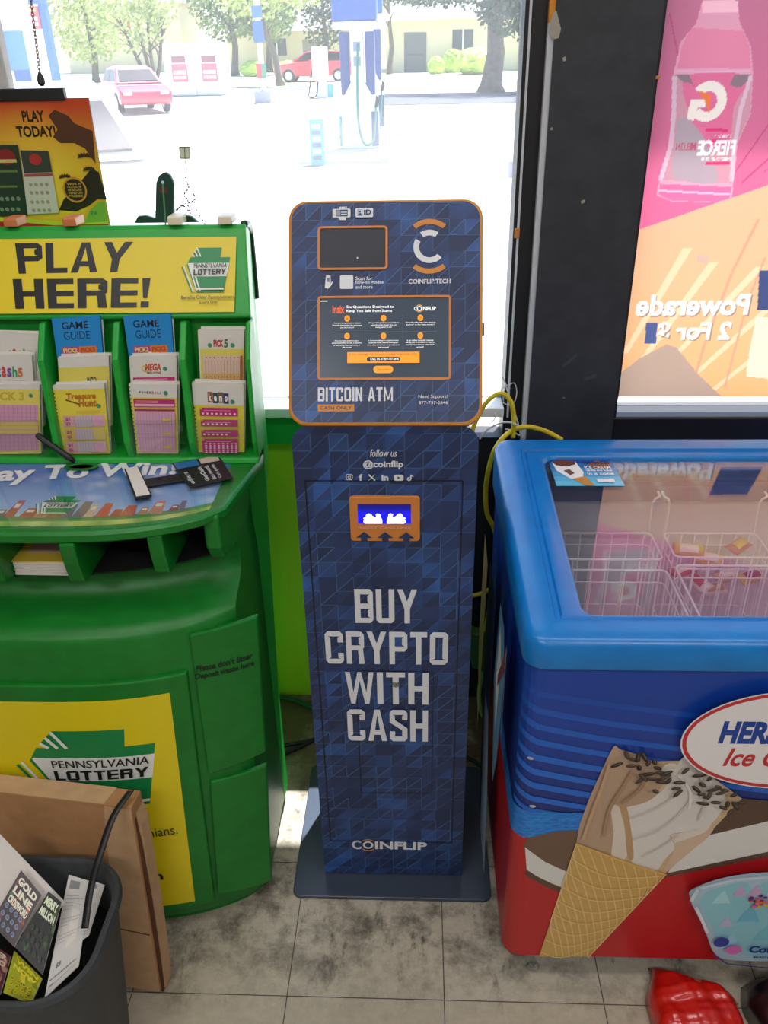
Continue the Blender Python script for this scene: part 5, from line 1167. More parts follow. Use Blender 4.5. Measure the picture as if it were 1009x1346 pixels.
# ------------------------------------------------------------------ behind the stand: game poster on a chain, topper, hanging tag chain
PO = empty('game_poster', (-.80, 1.70, 1.31), 'orange and red hanging game poster with two ticket pictures, upper left', 'poster')
pq = [(-0.9096,1.542),(-0.6093,1.5359),(-0.6154,1.3094),(-0.992,1.3078)]
z1, z0 = pq[0][1], pq[2][1]; x1 = -.612; x0 = -1.02
link('panel', B(x0, x1, 1.699, 1.703, z0-.01, z1), mat('poster_board', '#7a6a58', .7), PO)
q = Print()
def fire(u, v):
    t = (v-z0)/(z1-z0); d = math.hypot((u+.74)/.10, (v-z0-.10)/.09)
    c = mix(C('#d8a81e'), C('#c4421e'), max(0, min(1, (t-.45)/.5))); return mix(C('#f0d040'), c, min(1, d*.7))
q.grid(x0, x1, z0-.01, z1, 40, 26, fire)
P7 = lambda pts: pts
q.text('PLAY', [(-0.7437,1.6987)][0][0], [(-0.7014,1.6978)][0][0]+.0, *[[(-0.7887,1.5028)][0][1], [(-0.784,1.5221)][0][1]], C('#20160c'), .035)
q.text('TODAY!', [(-0.7601,1.699)][0][0], [(-0.6823,1.6975)][0][0]-.003, *[[(-0.7951,1.4766)][0][1], [(-0.7903,1.4963)][0][1]], C('#20160c'), .035)
# dark rocky headland and palms at the right side
q.poly([(-0.6932,1.5129),(-0.6795,1.523),(-0.6557,1.5123),(-0.6467,1.4993),(-0.6144,1.4858),(-0.6193,1.4286),(-0.6348,1.4557),(-0.6535,1.4653),(-0.6799,1.4657),(-0.6923,1.4764),(-0.6808,1.4894)], C('#54301c'))
q.poly([(-0.7079,1.345),(-0.6947,1.3647),(-0.6659,1.3881),(-0.6444,1.4058),(-0.6299,1.4193),(-0.6161,1.4136),(-0.6088,1.3636),(-0.6283,1.3639),(-0.6456,1.3528),(-0.6751,1.3418)], C('#2a2216'))
for p, s_ in zip([(-0.6832,1.4063),(-0.6374,1.4424),(-0.6329,1.4193)], (.012, .014, .012)):
    for k in range(7):
        a_ = PI*k/6; q.line([p, (p[0]+s_*math.cos(a_), p[1]+s_*.6*math.sin(a_)-.002)], .0028, C('#3a2c14'))
tk = [(-32, 26, 190, 283, '#233a2a'), (28, 76, 197, 281, '#cfc8bc')]
q.poly([(-0.8423,1.4654),(-0.7612,1.4642),(-0.7711,1.3358),(-0.8696,1.3355)], C('#25382c'))
for (a, b) in ((215, 235), (243, 247), (256, 266), (270, 280)):
    for k in range(4 if a > 250 else 1):
        p = [(-0.8095,1.4176),(-0.8162,1.3901),(-0.8217,1.3677),(-0.8265,1.3479)][(215, 243, 256, 270).index(a)]
        if a > 250: q.ell(p[0]+.006+k*.011, p[1], .004, .004, C('#7a8a74'), 10, up=0 if k else 1)
        else: q.rect(p[0]-.03, p[0]+.036, p[1]-.002, p[1]+.002, C('#6a7a3a'))
p = [(-0.7884,1.4431)][0]; q.ell(p[0], p[1], .018, .014, C('#8a2420'), 20); q.rect(p[0]-.02, p[0]+.018, p[1]-.010, p[1]-.004, C('#cdbb70'))
q.poly([(-0.7589,1.4548),(-0.7047,1.4527),(-0.7073,1.3407),(-0.7705,1.3386)], C('#ccc4ba')); q.poly([(-0.7589,1.4548),(-0.7047,1.4527),(-0.7053,1.4148),(-0.7608,1.4142)], C('#3a4038'))
p = [(-0.733,1.4383)][0]; q.ell(p[0], p[1], .012, .010, C('#b03028'), 18); q.poly([(-0.7611,1.4128),(-0.7056,1.4135),(-0.7053,1.408),(-0.7609,1.4073)], C('#a05048'))
for r_ in range(4):
    for k in range(4):
        p = [(-0.752,1.3934),(-0.7539,1.3781),(-0.7562,1.3612),(-0.7566,1.3456)][r_]; q.ell(p[0]+k*.0105, p[1], .0036, .0036, C('#a09480'), 10, up=0 if (r_ or k) else 1)
p = [(-0.667,1.3826)][0]; q.ell(p[0], p[1], .0235, .0235, C('#c8882c'), 28); q.ell(p[0], p[1], .020, .020, C('#2c2016'), 28)
for k, t_ in enumerate(('WIN A', 'VACATION TRIP', 'OR SECOND', 'CHANCE CASH', 'PRIZES')): q.text(t_, p[0]-.014, p[0]+.014, p[1]+.009-k*.0055, p[1]+.013-k*.0055, C('#d8b060'), .01)
q.poly([(x0, z0-.01), (x1, z0-.01), (x1, z0+.022), (-.70, z0+.014), (-.80, z0+.024), (x0, z0+.026)], C('#b8c832')); q.poly([(x0, z0-.012), (x1, z0-.012), (x1, z0+.010), (-.72, z0+.008), (-.80, z0+.016), (x0, z0+.018)], C('#b0281e'))
q.poly([(-.66, z0+.012), (x1, z0+.014), (x1, z0+.052), (-.625, z0+.05), (-.645, z0+.035)], C('#7aa83a'))
p = (-.636, z0+.030); q.text('PA', p[0]-.006, p[0]+.006, p[1]-.004, p[1]+.004, C('#2a7a4a'), .03)
q.poly([(x0, z1-.012), (-.77, z1), (x0, z1)], C('#b8b832'))
q.build('poster_print', lambda u, v, h: (u, 1.6988-h*.5, v), M['ink'], PO)
bm = bmesh.new(); box(bm, x0, -.655, 1.694, 1.710, z1-.004, z1+.017); hb = link('hanger_bar', bm, M['black'], PO, bevel=.002)
ch = empty('hanging_chain', (-.695, 1.70, z1+.02), 'thin dark chain and clip holding up the orange game poster', 'chain')
bm = bmesh.new(); lathe(bm, [(.003, 0), (.007, .004), (.007, .012), (.004, .02), (.002, .024)], 10, Matrix.Translation((0, 0, 0))); link('clip', bm, M['black'], ch, smooth=2, local=True)
bm = bmesh.new(); ca_, cb_ = Vector((0, 0, .022)), Vector((.021, 0, .27)); n = 42
for k in range(n):
    c_ = ca_+(cb_-ca_)*(k+.5)/n; ax = Vector((1, 0, 0)) if k % 2 else Vector((0, 1, 0))
    dr = (cb_-ca_).normalized()
    tube(bm, [c_+dr*.0042*math.cos(2*PI*t/8)+ax*.0024*math.sin(2*PI*t/8) for t in range(8)], .0008, 5, True)
o = link('links', bm, mat('brown_chain', '#6a4a34', .5, .3), ch, smooth=True, local=True)
# dark green topper with three lobes
q0 = [(-0.5003,1.3379),(-0.5041,1.3483),(-0.4969,1.3586),(-0.4831,1.3597),(-0.4662,1.3544),(-0.4559,1.4137),(-0.4487,1.4259),(-0.4387,1.4307),(-0.4301,1.4257),(-0.4251,1.4133),(-0.4331,1.3565),(-0.4176,1.3602),(-0.4017,1.3575),(-0.3919,1.3483),(-0.3879,1.3366)]
bm = bmesh.new(); prism(bm, [(p[0], max(p[1], 1.3475)) for p in q0], lambda x, z: (x, 1.525, z), lambda x, z: (x, 1.535, z))
TPP = empty('sign_topper', (-.48, 1.53, 1.3475), 'dark green three-lobed topper standing behind the yellow sign', 'display topper')
link('lobes', bm, mat('deep_green', '#0d3d2c', .5), TPP, bevel=.003)
q = Print(); q.rect(q0[5][0]+.004, q0[10][0]-.004, [(-0.738,1.3973)][0][1], [(-0.7358,1.4061)][0][1], C('#5a3428')); q.line([[(-0.4438,1.4135)][0], [(-0.4491,1.3399)][0]], .003, C('#5a8a6a')); p = [(-0.4437,1.4148)][0]; q.ell(p[0], p[1], .0026, .0026, C('#c8e0ff'), 12)
q.build('topper_marks', lambda u, v, h: (u, 1.5247-h, v), M['ink'], TPP)
# little tag and tangled chain hanging on the window
hc = empty('tag_chain', (-.43, 1.80, 1.36), 'little pale tag with a tangled dark bead chain hanging before the window', 'chain')
P8 = [(-0.48,1.4473),(-0.4584,1.4469),(-0.4612,1.4258),(-0.4813,1.4261)]
bm = bmesh.new(); prism(bm, P8, lambda x, z: (x, 1.798, z), lambda x, z: (x, 1.802, z)); link('tag', bm, M['paper'], hc, bevel=.0005)
q = Print(); q.line(P8+[P8[0]], .0022, C('#8a7a58')); q.line([((P8[0][0]+P8[1][0])/2, P8[0][1]), ((P8[2][0]+P8[3][0])/2, P8[2][1])], .002, C('#8a7a58')); q.build('tag_border', lambda u, v, h: (u, 1.7976-h*.5, v), M['ink'], hc)
pts = spline([(p[0], 1.80, p[1]) for p in [(-0.472,1.426),(-0.4716,1.406),(-0.4758,1.3858),(-0.4715,1.3712),(-0.4829,1.3566),(-0.4766,1.3447),(-0.4925,1.333),(-0.5028,1.3271),(-0.4889,1.3359),(-0.4749,1.3207),(-0.4774,1.3387),(-0.4619,1.3475),(-0.4648,1.3623),(-0.4614,1.3266),(-0.4485,1.3023),(-0.4435,1.29)]], 5)
bm = bmesh.new()
for i, p in enumerate(pts):
    if i > 8 and i % 2: bmesh.ops.create_icosphere(bm, subdivisions=1, radius=.0022, matrix=Matrix.Translation(p))
tube(bm, pts, .0007, 5); link('beads', bm, M['black'], hc, smooth=True)

# ------------------------------------------------------------------ flat cardboard box leaning on the stand
bx = empty('cardboard_box', (-.500, .955, .002), 'flat brown cardboard box leaning against the front of the green stand', 'box', rz=math.radians(-6.5))
lean = math.radians(5.0); bx.rotation_euler.y = math.radians(.3); BH, BT = .472, .042
BM = lambda u, v, h: Vector((u, v*math.sin(lean)+h*math.cos(lean), v*math.cos(lean)-h*math.sin(lean)+BT*math.sin(lean)*0+.001))
kraft = noisy('kraft_board', '#a3774c', '#ad8056', 40, .8); kraft2 = noisy('pale_kraft', '#b8936e', '#c09c76', 40, .8)
bm = bmesh.new(); prism(bm, [(-.40,.008),(0,.008),(0,BH),(-.40,BH)], lambda u, v: BM(u, v, 0), lambda u, v: BM(u, v, BT)); link('carton', bm, kraft, bx, local=True, bevel=.002)
bm = bmesh.new(); prism(bm, [(-.083,.008),(-.0005,.008),(-.0005,BH-.006),(-.05,BH-.004)], lambda u, v: BM(u, v, -.0008), lambda u, v: BM(u, v, 0)); link('end_flap', bm, kraft2, bx, local=True, label='paler end flap')
bm = bmesh.new(); prism(bm, [(-.080,.172),(-.002,.165),(-.002,.162),(-.080,.169)], lambda u, v: BM(u, v, -.0014), lambda u, v: BM(u, v, -.0008)); link('flap_crease', bm, mat('dark_kraft', '#6a4428', .9), bx, local=True)
bm = bmesh.new(); prism(bm, [(0,.0),(0.004,.0),(.006,.10),(.007,.25),(.004,.38),(0,.44)], lambda u, v: BM(u, v, .006), lambda u, v: BM(u, v, .012)); link('open_gap', bm, mat('torn_kraft', '#5a381e', .9), bx, local=True, label='dark torn opening along the end')
bm = bmesh.new(); prism(bm, [(.0005,.004),(.007,.002),(.010,.20),(.007,.42),(.0005,.448)], lambda u, v: BM(u, v, .013), lambda u, v: BM(u, v, BT)); link('side_flap', bm, kraft2, bx, local=True)
bm = bmesh.new(); prism(bm, [(-.40,0),(-.05,0),(-.045,BT),(-.40,BT)], lambda u, h: BM(u, BH+.0003, h), lambda u, h: BM(u, BH+.0008, h)); link('top_tape', bm, kraft2, bx, local=True)

# ------------------------------------------------------------------ grey waste bin and its contents
BN = empty('waste_bin', (-.645, .825, 0), 'dark grey plastic waste bin full of paper at the lower left', 'bin')
bm = bmesh.new(); lv = []
def binl(d, z, r): return [bm.verts.new((x, y, z)) for x, y in rrect(-.80+d, -.488-d, .694+d, .953-d, r, 8)]
for d, z, r in ((.045, 0, .05), (.042, .01, .055), (.006, .382, .085), (0, .384, .09), (-.004, .392, .094), (0, .400, .09), (.006, .401, .084), (.012, .394, .08), (.046, .02, .05)): lv.append(binl(d, z, r))
for A_, B2 in zip(lv, lv[1:]):
    for i in range(len(A_)): j = (i+1) % len(A_); bm.faces.new((A_[i], A_[j], B2[j], B2[i]))
bm.faces.new(lv[0][::-1]); bm.faces.new(lv[-1]); link('tub', bm, noisy('grey_plastic', '#34373a', '#3a3d40', 60, .55), BN, smooth=2)
bm = bmesh.new(); rs2 = random.Random(3)
prism(bm, rrect(-.783, -.505, .711, .936, .07, 8), lambda x, y: (x+(.012 if x < -.65 else -.012), y+(.012 if y < .82 else -.012), .20), lambda x, y: (x, y, .305)); link('bin_liner', bm, M['dark'], BN)
def paper(name, quad, zs, base, art, label, cat, group=None, th=.0008):
    """quad of corners in (x, y) with their heights: a stiff slip of paper"""
    cx = sum(p[0] for p in quad)/len(quad); cy = sum(p[1] for p in quad)/len(quad)
    o = empty(name, (cx, cy, min(zs)), label, cat, group)
    bm = bmesh.new(); a = [bm.verts.new((p[0], p[1], z)) for p, z in zip(quad, zs)]; b = [bm.verts.new((p[0], p[1], z-th)) for p, z in zip(quad, zs)]
    n = len(a); bm.faces.new(a); bm.faces.new(b[::-1])
    for i in range(n): bm.faces.new((a[i], b[i], b[(i+1)%n], a[(i+1)%n]))
    bmesh.ops.recalc_face_normals(bm, faces=bm.faces[:]); link('paper', bm, base, o)
    tl, tr, br, bl = [Vector((*p, z)) for p, z in zip(quad[:4], zs[:4])]
    if art:
        q = Print(); art(q, lambda a, b: (a, 1-b))
        q.build('print', lambda u, v, h: (tl*(1-u)+tr*u)*v+(bl*(1-u)+br*u)*(1-v)+Vector((0, -.0003, .0006+h*.5)), M['ink'], o)
    return o
def tart(bg, title, tc, spots, blot):
    def art(q, f):
        rr = random.Random(len(title))
        q.rect(.0, 1, 0, 1, C(bg))
        for k in range(14): q.ell(rr.random()*.8+.1, rr.random()*.8+.1, .05+.08*rr.random(), .04+.04*rr.random(), C(rr.choice(blot)), 9, rr.random()*3)
        for i, t_ in enumerate(title): q.text(t_, .12, .92, .80-i*.17, .93-i*.17, C(tc), .05)
        for i in range(3):
            for j in range(4): q.ell(.2+j*.2, .12+i*.14, .07, .045, C(spots), 12, up=0 if (i or j) else 1); q.text('$'+str(i+1), .16+j*.2, .24+j*.2, .095+i*.14, .145+i*.14, C('#101014'), .03)
    return art
GT = 'scratch tickets in the bin'
paper('scratch_ticket', [[(-0.6486,0.8917)][0], [(-0.6093,0.8654)][0], [(-0.6375,0.8032)][0], [(-0.6815,0.8282)][0]], (.440,.414,.372,.395), M['paper'], tart('#2c1a22', ['GOLD', 'LINE', 'CROSSWORD'], '#e8e2d0', '#7a88b0', ['#5a3a1c', '#a8582c', '#3a6a3a', '#6a2a3a']), 'dark brown crossword scratch ticket, upper left in the bin', 'ticket', GT)
paper('scratch_ticket', [[(-0.6009,0.8727)][0], [(-0.578,0.8625)][0], [(-0.5841,0.7723)][0], [(-0.6353,0.8019)][0]], (.414,.402,.352,.374), M['paper'], tart('#101214', ['MERRY', 'MILLION'], '#dce8c8', '#2a3a2c', ['#1c2a1c', '#18181c', '#3a5a2c']), 'black scratch ticket lying beside the printed receipt', 'ticket', GT)
paper('scratch_ticket', [(-0.6524,0.8189),(-0.5898,0.7761),(-0.5916,0.7364),(-0.6412,0.7516)], (.338,.335,.333,.336), M['paper'], tart('#a8b02c', ['WIN', 'NOW'], '#e8d838', '#d8c020', ['#3a6a1c', '#d8c838', '#8a8a1c']), 'green and yellow scratch ticket at the front of the bin', 'ticket', GT)
paper('scratch_ticket', [(-0.7083,0.8347),(-0.6518,0.8072),(-0.6444,0.7491),(-0.6856,0.7601)], (.345,.342,.336,.339), M['paper'], tart('#5a2c34', ['SUPER', 'HERO'], '#c8b8a8', '#7a4a5a', ['#8a3a3a', '#4a2a4a', '#a87a6a']), 'maroon scratch ticket at the left photo edge in the bin', 'ticket', GT)
def rec(q, f):
    q.rect(0, 1, 0, 1, C('#cfccca'))
    q.rect(.12, .55, .88, .96, C('#8a8a8e'))
    rr = random.Random(2); v = .82
    for blk in (5, 3, 3):
        for k in range(blk):
            q.text(rr.choice(['Tickets bought here pay prizes', 'Game rules and odds apply here', 'Claim any prize within a year', 'Void if torn or altered in any way']), .08, .08+.8*rr.uniform(.6, 1) if k < blk-1 else .35, v-.012, v, C('#4a4a4c'), .0); v -= .032
        v -= .05
    q.text('$5', .2, .35, .17, .22, C('#6a6a6c'), .02); q.text('MUST BE 18 OR OLDER TO PLAY', .08, .9, .10, .115, C('#3a3a3c'), .03); q.text('NAME', .08, .22, .05, .065, C('#3a3a3c'), .02); q.line([(.25,.05),(.9,.05)], .004, C('#7a7a7c'))
paper('receipt', [(-0.5971,0.9325),(-0.5546,0.9215),(-0.5345,0.7908),(-0.5705,0.7412)], (.378,.376,.347,.342), M['paper'], rec, 'white printed slip with a barcode, right side of the bin', 'receipt')
paper('receipt', [(-0.5575,0.9259),(-0.5309,0.9177),(-0.5328,0.8375),(-0.5399,0.8294)], (.374,.373,.356,.356), M['paper'], rec, 'narrow white printed slip behind the black strap in the bin', 'receipt')
paper('paper_sheet', [[(-0.7098,0.9475)][0], [(-0.5766,0.8698)][0], [(-0.6149,0.8395)][0], [(-0.7259,0.8319)][0]], (.470,.392,.358,.365), mat('white_sheet', '#d8d0cc', .6), None, 'large plain white sheet standing up behind the scratch tickets in the bin', 'paper')
# black strap trailing from the box into the bin
sp_ = [Vector((*[(-0.4957,1.0143)][0], .492)), Vector((*[(-0.5145,0.9703)][0], .478)), Vector((*[(-0.5273,0.9195)][0], .442)), Vector((*[(-0.5379,0.8832)][0], .402)), Vector((*[(-0.5336,0.8333)][0], .378))]
bm = bmesh.new(); P9 = spline(sp_, 6)
for i in range(len(P9)-1): pass
L0 = [bm.verts.new(p+Vector((-.006, 0, 0))) for p in P9]; L1 = [bm.verts.new(p+Vector((.006, 0, .001))) for p in P9]
for i in range(len(P9)-1): bm.faces.new((L0[i], L1[i], L1[i+1], L0[i+1]))
o = link('packing_strap', bm, M['black'], smooth=True); md = o.modifiers.new('thick', 'SOLIDIFY'); md.thickness = .0012
tag(o, 'black plastic packing strap running from the cardboard box into the bin', 'strap')

# ------------------------------------------------------------------ bags on the floor
def bagshape(name, x0, x1, y0, y1, hgt, m, label, seed, corner=None):
    rr = random.Random(seed); ph = [rr.uniform(0, 6) for _ in range(8)]
    def fn(a, b):
        s_, t_ = a*2-1, b*2-1; e = max(0, (1-s_**4)*(1-t_**4))**.55
        cr = .30*abs(math.sin(3.1*s_+1.7*t_+ph[0]))+.16*abs(math.sin(2.2*s_-4.6*t_+ph[1]))+.07*abs(math.sin(9*s_+5*t_+ph[2]))+.05*abs(math.sin(6*s_-13*t_+ph[5]))
        x = (x0+x1)/2+(x1-x0)/2*s_*(1+.06*math.sin(5*t_+ph[3])); y = (y0+y1)/2+(y1-y0)/2*t_*(1+.08*math.sin(4*s_+ph[4]))
        z = .002+hgt*e*(.72+.5*cr)
        if corner: x, y, z = corner(s_, t_, x, y, z)
        return (x, y, z)
    bm = bmesh.new(); sheet(fn, 44, 44, bm); sheet(lambda a, b: (fn(a, b)[0], fn(a, b)[1], .001), 44, 44, bm); bmesh.ops.remove_doubles(bm, verts=bm.verts[:], dist=.0011)
    bmesh.ops.recalc_face_normals(bm, faces=bm.faces[:])
    o = link(name, bm, m, smooth=True); return o
redp = mat('red_film', '#c41a10', .22, coat=.5)
def rc(s_, t_, x, y, z):
    return (x+.035*(1-(t_+1)/2)*-1+.02, y-.03*s_, z)
o = bagshape('plastic_bag', .436, .594, .85, 1.003, .066, redp, '', 4, rc); tag(o, 'crumpled bright red plastic bag on the floor before the freezer', 'bag')
q = Print()
o = bagshape('plastic_bag', .622, .87, .80, .995, .125, mat('black_film', '#101416', .3, coat=.4), '', 9); tag(o, 'black plastic bag on the floor at the lower right corner', 'bag')
# small debris
for px, r_, lb, c_ in (((700,1272), .009, 'crumpled grey scrap on the floor under the freezer corner', '#8a8880'),):
    p = [(0.2293,1.0274)][0]; bm = bmesh.new(); bmesh.ops.create_icosphere(bm, subdivisions=2, radius=r_, matrix=Matrix.Translation((p[0], p[1], .008)) @ Matrix.Diagonal((1.3, .8, .8, 1)))
    rr = random.Random(1)
    for v in bm.verts: v.co += Vector((rr.uniform(-1,1), rr.uniform(-1,1), rr.uniform(-1,1)))*.003
    o = link('paper_scrap', bm, mat('grey_scrap', c_, .8)); tag(o, lb, 'scrap')

# ------------------------------------------------------------------ cords behind the kiosk and freezer
yl = noisy('yellow_cord_jacket', '#d8bc18', '#e8d024', 30, .5)
def cord(name, pts, r, m, label, cat='cord', n=8, group=None):
    bm = bmesh.new(); tube(bm, spline(pts, 8), r, n); o = link(name, bm, m, smooth=True); return tag(o, label, cat, group)
def at(pts, Ys): return [(p[0], y, p[1]) for p, y in zip(pts, Ys)]
cord('extension_cord', [(p[0], 1.70, p[1]) for p in [(0.1141,0.8622),(0.1277,0.9019),(0.1476,0.9407),(0.1761,0.9597),(0.1983,0.9405),(0.207,0.9017),(0.2079,0.8566)]], .0052, yl, 'yellow extension cord arching beside the window sill')
cord('extension_cord', [(p[0], 1.70, p[1]) for p in [(0.315,0.851),(0.275,0.8728),(0.233,0.8819),(0.1973,0.8675)]]+[(p[0], 1.665, p[1]) for p in [(0.1687,0.8486),(0.1558,0.8046),(0.15,0.7424),(0.1558,0.6841),(0.1731,0.6443),(0.1869,0.5727),(0.1851,0.4984),(0.161,0.47),(0.1233,0.4565)]], .0055, yl, 'yellow extension cord hanging down behind the freezer corner')
cord('extension_cord', [(p[0], 1.66, p[1]) for p in [(0.1814,0.4909),(0.1717,0.4248),(0.1653,0.3565)]], .0055, yl, 'short yellow cord end entering the green plug block')
# green outlet block with the pale plug below it
pb = [(0.1259,0.3654),(0.1616,0.3565),(0.1818,0.3194),(0.1778,0.2379),(0.1351,0.2568),(0.1258,0.3094)]
bm = bmesh.new(); prism(bm, pb, lambda x, z: (x, 1.64, z), lambda x, z: (x, 1.675, z)); o = link('outlet_block', bm, mat('green_block', '#3a6a34', .5), bevel=.004); tag(o, 'dark green cord outlet block between the kiosk and freezer', 'outlet')
lg = mat('pale_green_cord', '#86c870', .5)
o = empty('plug', (.155, 1.66, .33), 'pale green plug and cord hanging below the green outlet block', 'plug')
bm = bmesh.new(); P_ = [(p[0], 1.658, p[1]) for p in [(0.1678,0.2924),(0.1653,0.2588),(0.1613,0.2148)]]; tube(bm, P_, [.013, .014, .008], 10); link('plug_body', bm, lg, o, smooth=True)
bm = bmesh.new(); P_ = [(p[0], 1.658, p[1]) for p in [(0.1611,0.2198),(0.1569,0.1775),(0.1588,0.1267),(0.1682,0.0881),(0.1833,0.0568)]]; tube(bm, spline(P_, 6), .0055, 8); link('cord', bm, lg, o, smooth=True)
wc = mat('white_cable_jacket', '#cfcfd2', .5)
cord('white_cable', [(p[0], 1.69, p[1]) for p in [(0.1337,0.8574),(0.1495,0.8791),(0.1736,0.8934),(0.1948,0.8969),(0.215,0.8898)]], .0022, wc, 'thin white cable curving from the kiosk to the pillar')
cord('white_cable', [(p[0], 1.75, p[1]) for p in [(0.1827,0.9796),(0.1902,0.9621),(0.206,0.9175),(0.2242,0.8664),(0.2292,0.8403),(0.2097,0.8516),(0.1958,0.8553)]], .0018, wc, 'thin white cable hanging down the window edge to the freezer')
cord('white_cable', [(p[0], 1.74, p[1]) for p in [(0.1788,0.9393),(0.183,0.957),(0.1991,0.9657),(0.2089,0.9674),(0.215,0.948),(0.2113,0.925),(0.1983,0.9178),(0.1847,0.9233)]], .001, wc, 'loose loop of thin white tie around the yellow cord')
cord('white_tie', [(p[0], 1.79, p[1]) for p in [(0.1757,0.8779),(0.1761,0.8686),(0.1713,0.8592),(0.1681,0.8535)]], .0014, wc, 'twisted white cable tie hanging under the sill end', 'tie')
bc = mat('black_cord_jacket', '#1c1c1c', .5)
cord('black_cord', [(p[0], p[1], .006) for p in [(-0.3952,1.6163),(-0.344,1.6256),(-0.3009,1.6375),(-0.2518,1.6525),(-0.2005,1.6479)]], .005, bc, 'black cord lying on the floor behind the kiosk, straight one')
cord('black_cord', [(p[0], p[1], .006) for p in [(-0.3637,1.5816),(-0.3366,1.601),(-0.3033,1.6236),(-0.2625,1.658),(-0.2238,1.6817)]], .005, bc, 'black cord crossing the straight cord behind the kiosk')
cord('green_hose', [(p[0], p[1], .012) for p in [(-0.4412,1.8113),(-0.3812,1.8027),(-0.3407,1.7908),(-0.2946,1.7635),(-0.2296,1.7493)]], .007, mat('green_hose_rubber', '#1f4a2c', .5), 'dark green hose along the foot of the lime board', 'hose')
cord('black_cord', [(p[0], p[1], .006) for p in [(0.0217,1.6026),(0.1006,1.5987),(0.1427,1.5783),(0.1753,1.5426),(0.1963,1.5177)]], .005, bc, 'black cord running under the freezer right of the kiosk')
# bent paper sheet standing in the sun beside the base plate
tp = mat('masking_tape', '#c07a3c', .6)
bm = bmesh.new(); box(bm, .1975, .2085, 1.8035, 1.806, 1.262, 1.282); o = link('tape_piece', bm, tp, bevel=.001); tag(o, 'scrap of brown tape on the window edge strip', 'tape')
bm = bmesh.new(); p = [(0.4445,1.555)][0]; box(bm, p[0]-.006, p[0]+.01, 1.792, 1.800, p[1]-.003, p[1]+.003); o = link('tape_piece', bm, tp, bevel=.001); tag(o, 'reddish tape tab at the upper left edge of the drinks poster', 'tape')

# ------------------------------------------------------------------ outside: forecourt, street and houses
gz = lambda y: -.15+max(0, y-25)*.02
bm = bmesh.new(); ys = [1.9, 6, 12, 20, 25, 32, 40, 50, 60, 75, 95]
sheet(lambda a, b: (-60+120*a, ys[round(b*10)], gz(ys[round(b*10)])), 2, 10, bm)
struct('ground', bm, noisy('sunlit_concrete', '#b9b7b2', '#c6c4be', .8, .8))
bm = bmesh.new(); sheet(lambda a, b: (-60+120*a, 47+40*b, gz(47+40*b)+.03), 2, 4, bm); struct('ground_lawn', bm, noisy('dry_lawn', '#b8c08c', '#d0cfa8', .5, .9))
bm = bmesh.new(); box(bm, -2.6, 1.75, 14.3, 16.6, -.15, -.145); struct('ground_dark_strip', bm, noisy('dark_concrete', '#3a3c48', '#444652', 1.5, .8))  # flat strip of darker ground in front of the pump island
bm = bmesh.new(); box(bm, -5.2, -2.9, 15.6, 17.6, -.15, -.145); struct('ground_shade_patch', bm, noisy('shade_tone_concrete', '#50525c', '#5c5e66', 1.2, .8))  # bluish shadows on the forecourt, painted in as a dark patch
bm = bmesh.new(); box(bm, -2.0, 4.2, 33.5, 40.0, gz(33.5)+.0, gz(33.5)+.02); bmesh.ops.rotate(bm, verts=bm.verts[:], cent=(0, 33.5, gz(33.5)), matrix=Matrix.Rotation(math.atan(.02), 3, 'X')); struct('ground_road_shade', bm, noisy('shaded_asphalt', '#3c3e46', '#484a50', 1, .9))  # shadow lying on the road, drawn as a thin dark sheet
struct('roof_overhang', B(-5, 5, 1.9, 2.50, 3.18, 3.32), mat('soffit', '#c8c6c0', .8))
struct('wall_front_outside', B(-5, 5, 1.9, 1.92, 2.62, 3.2), wallp)

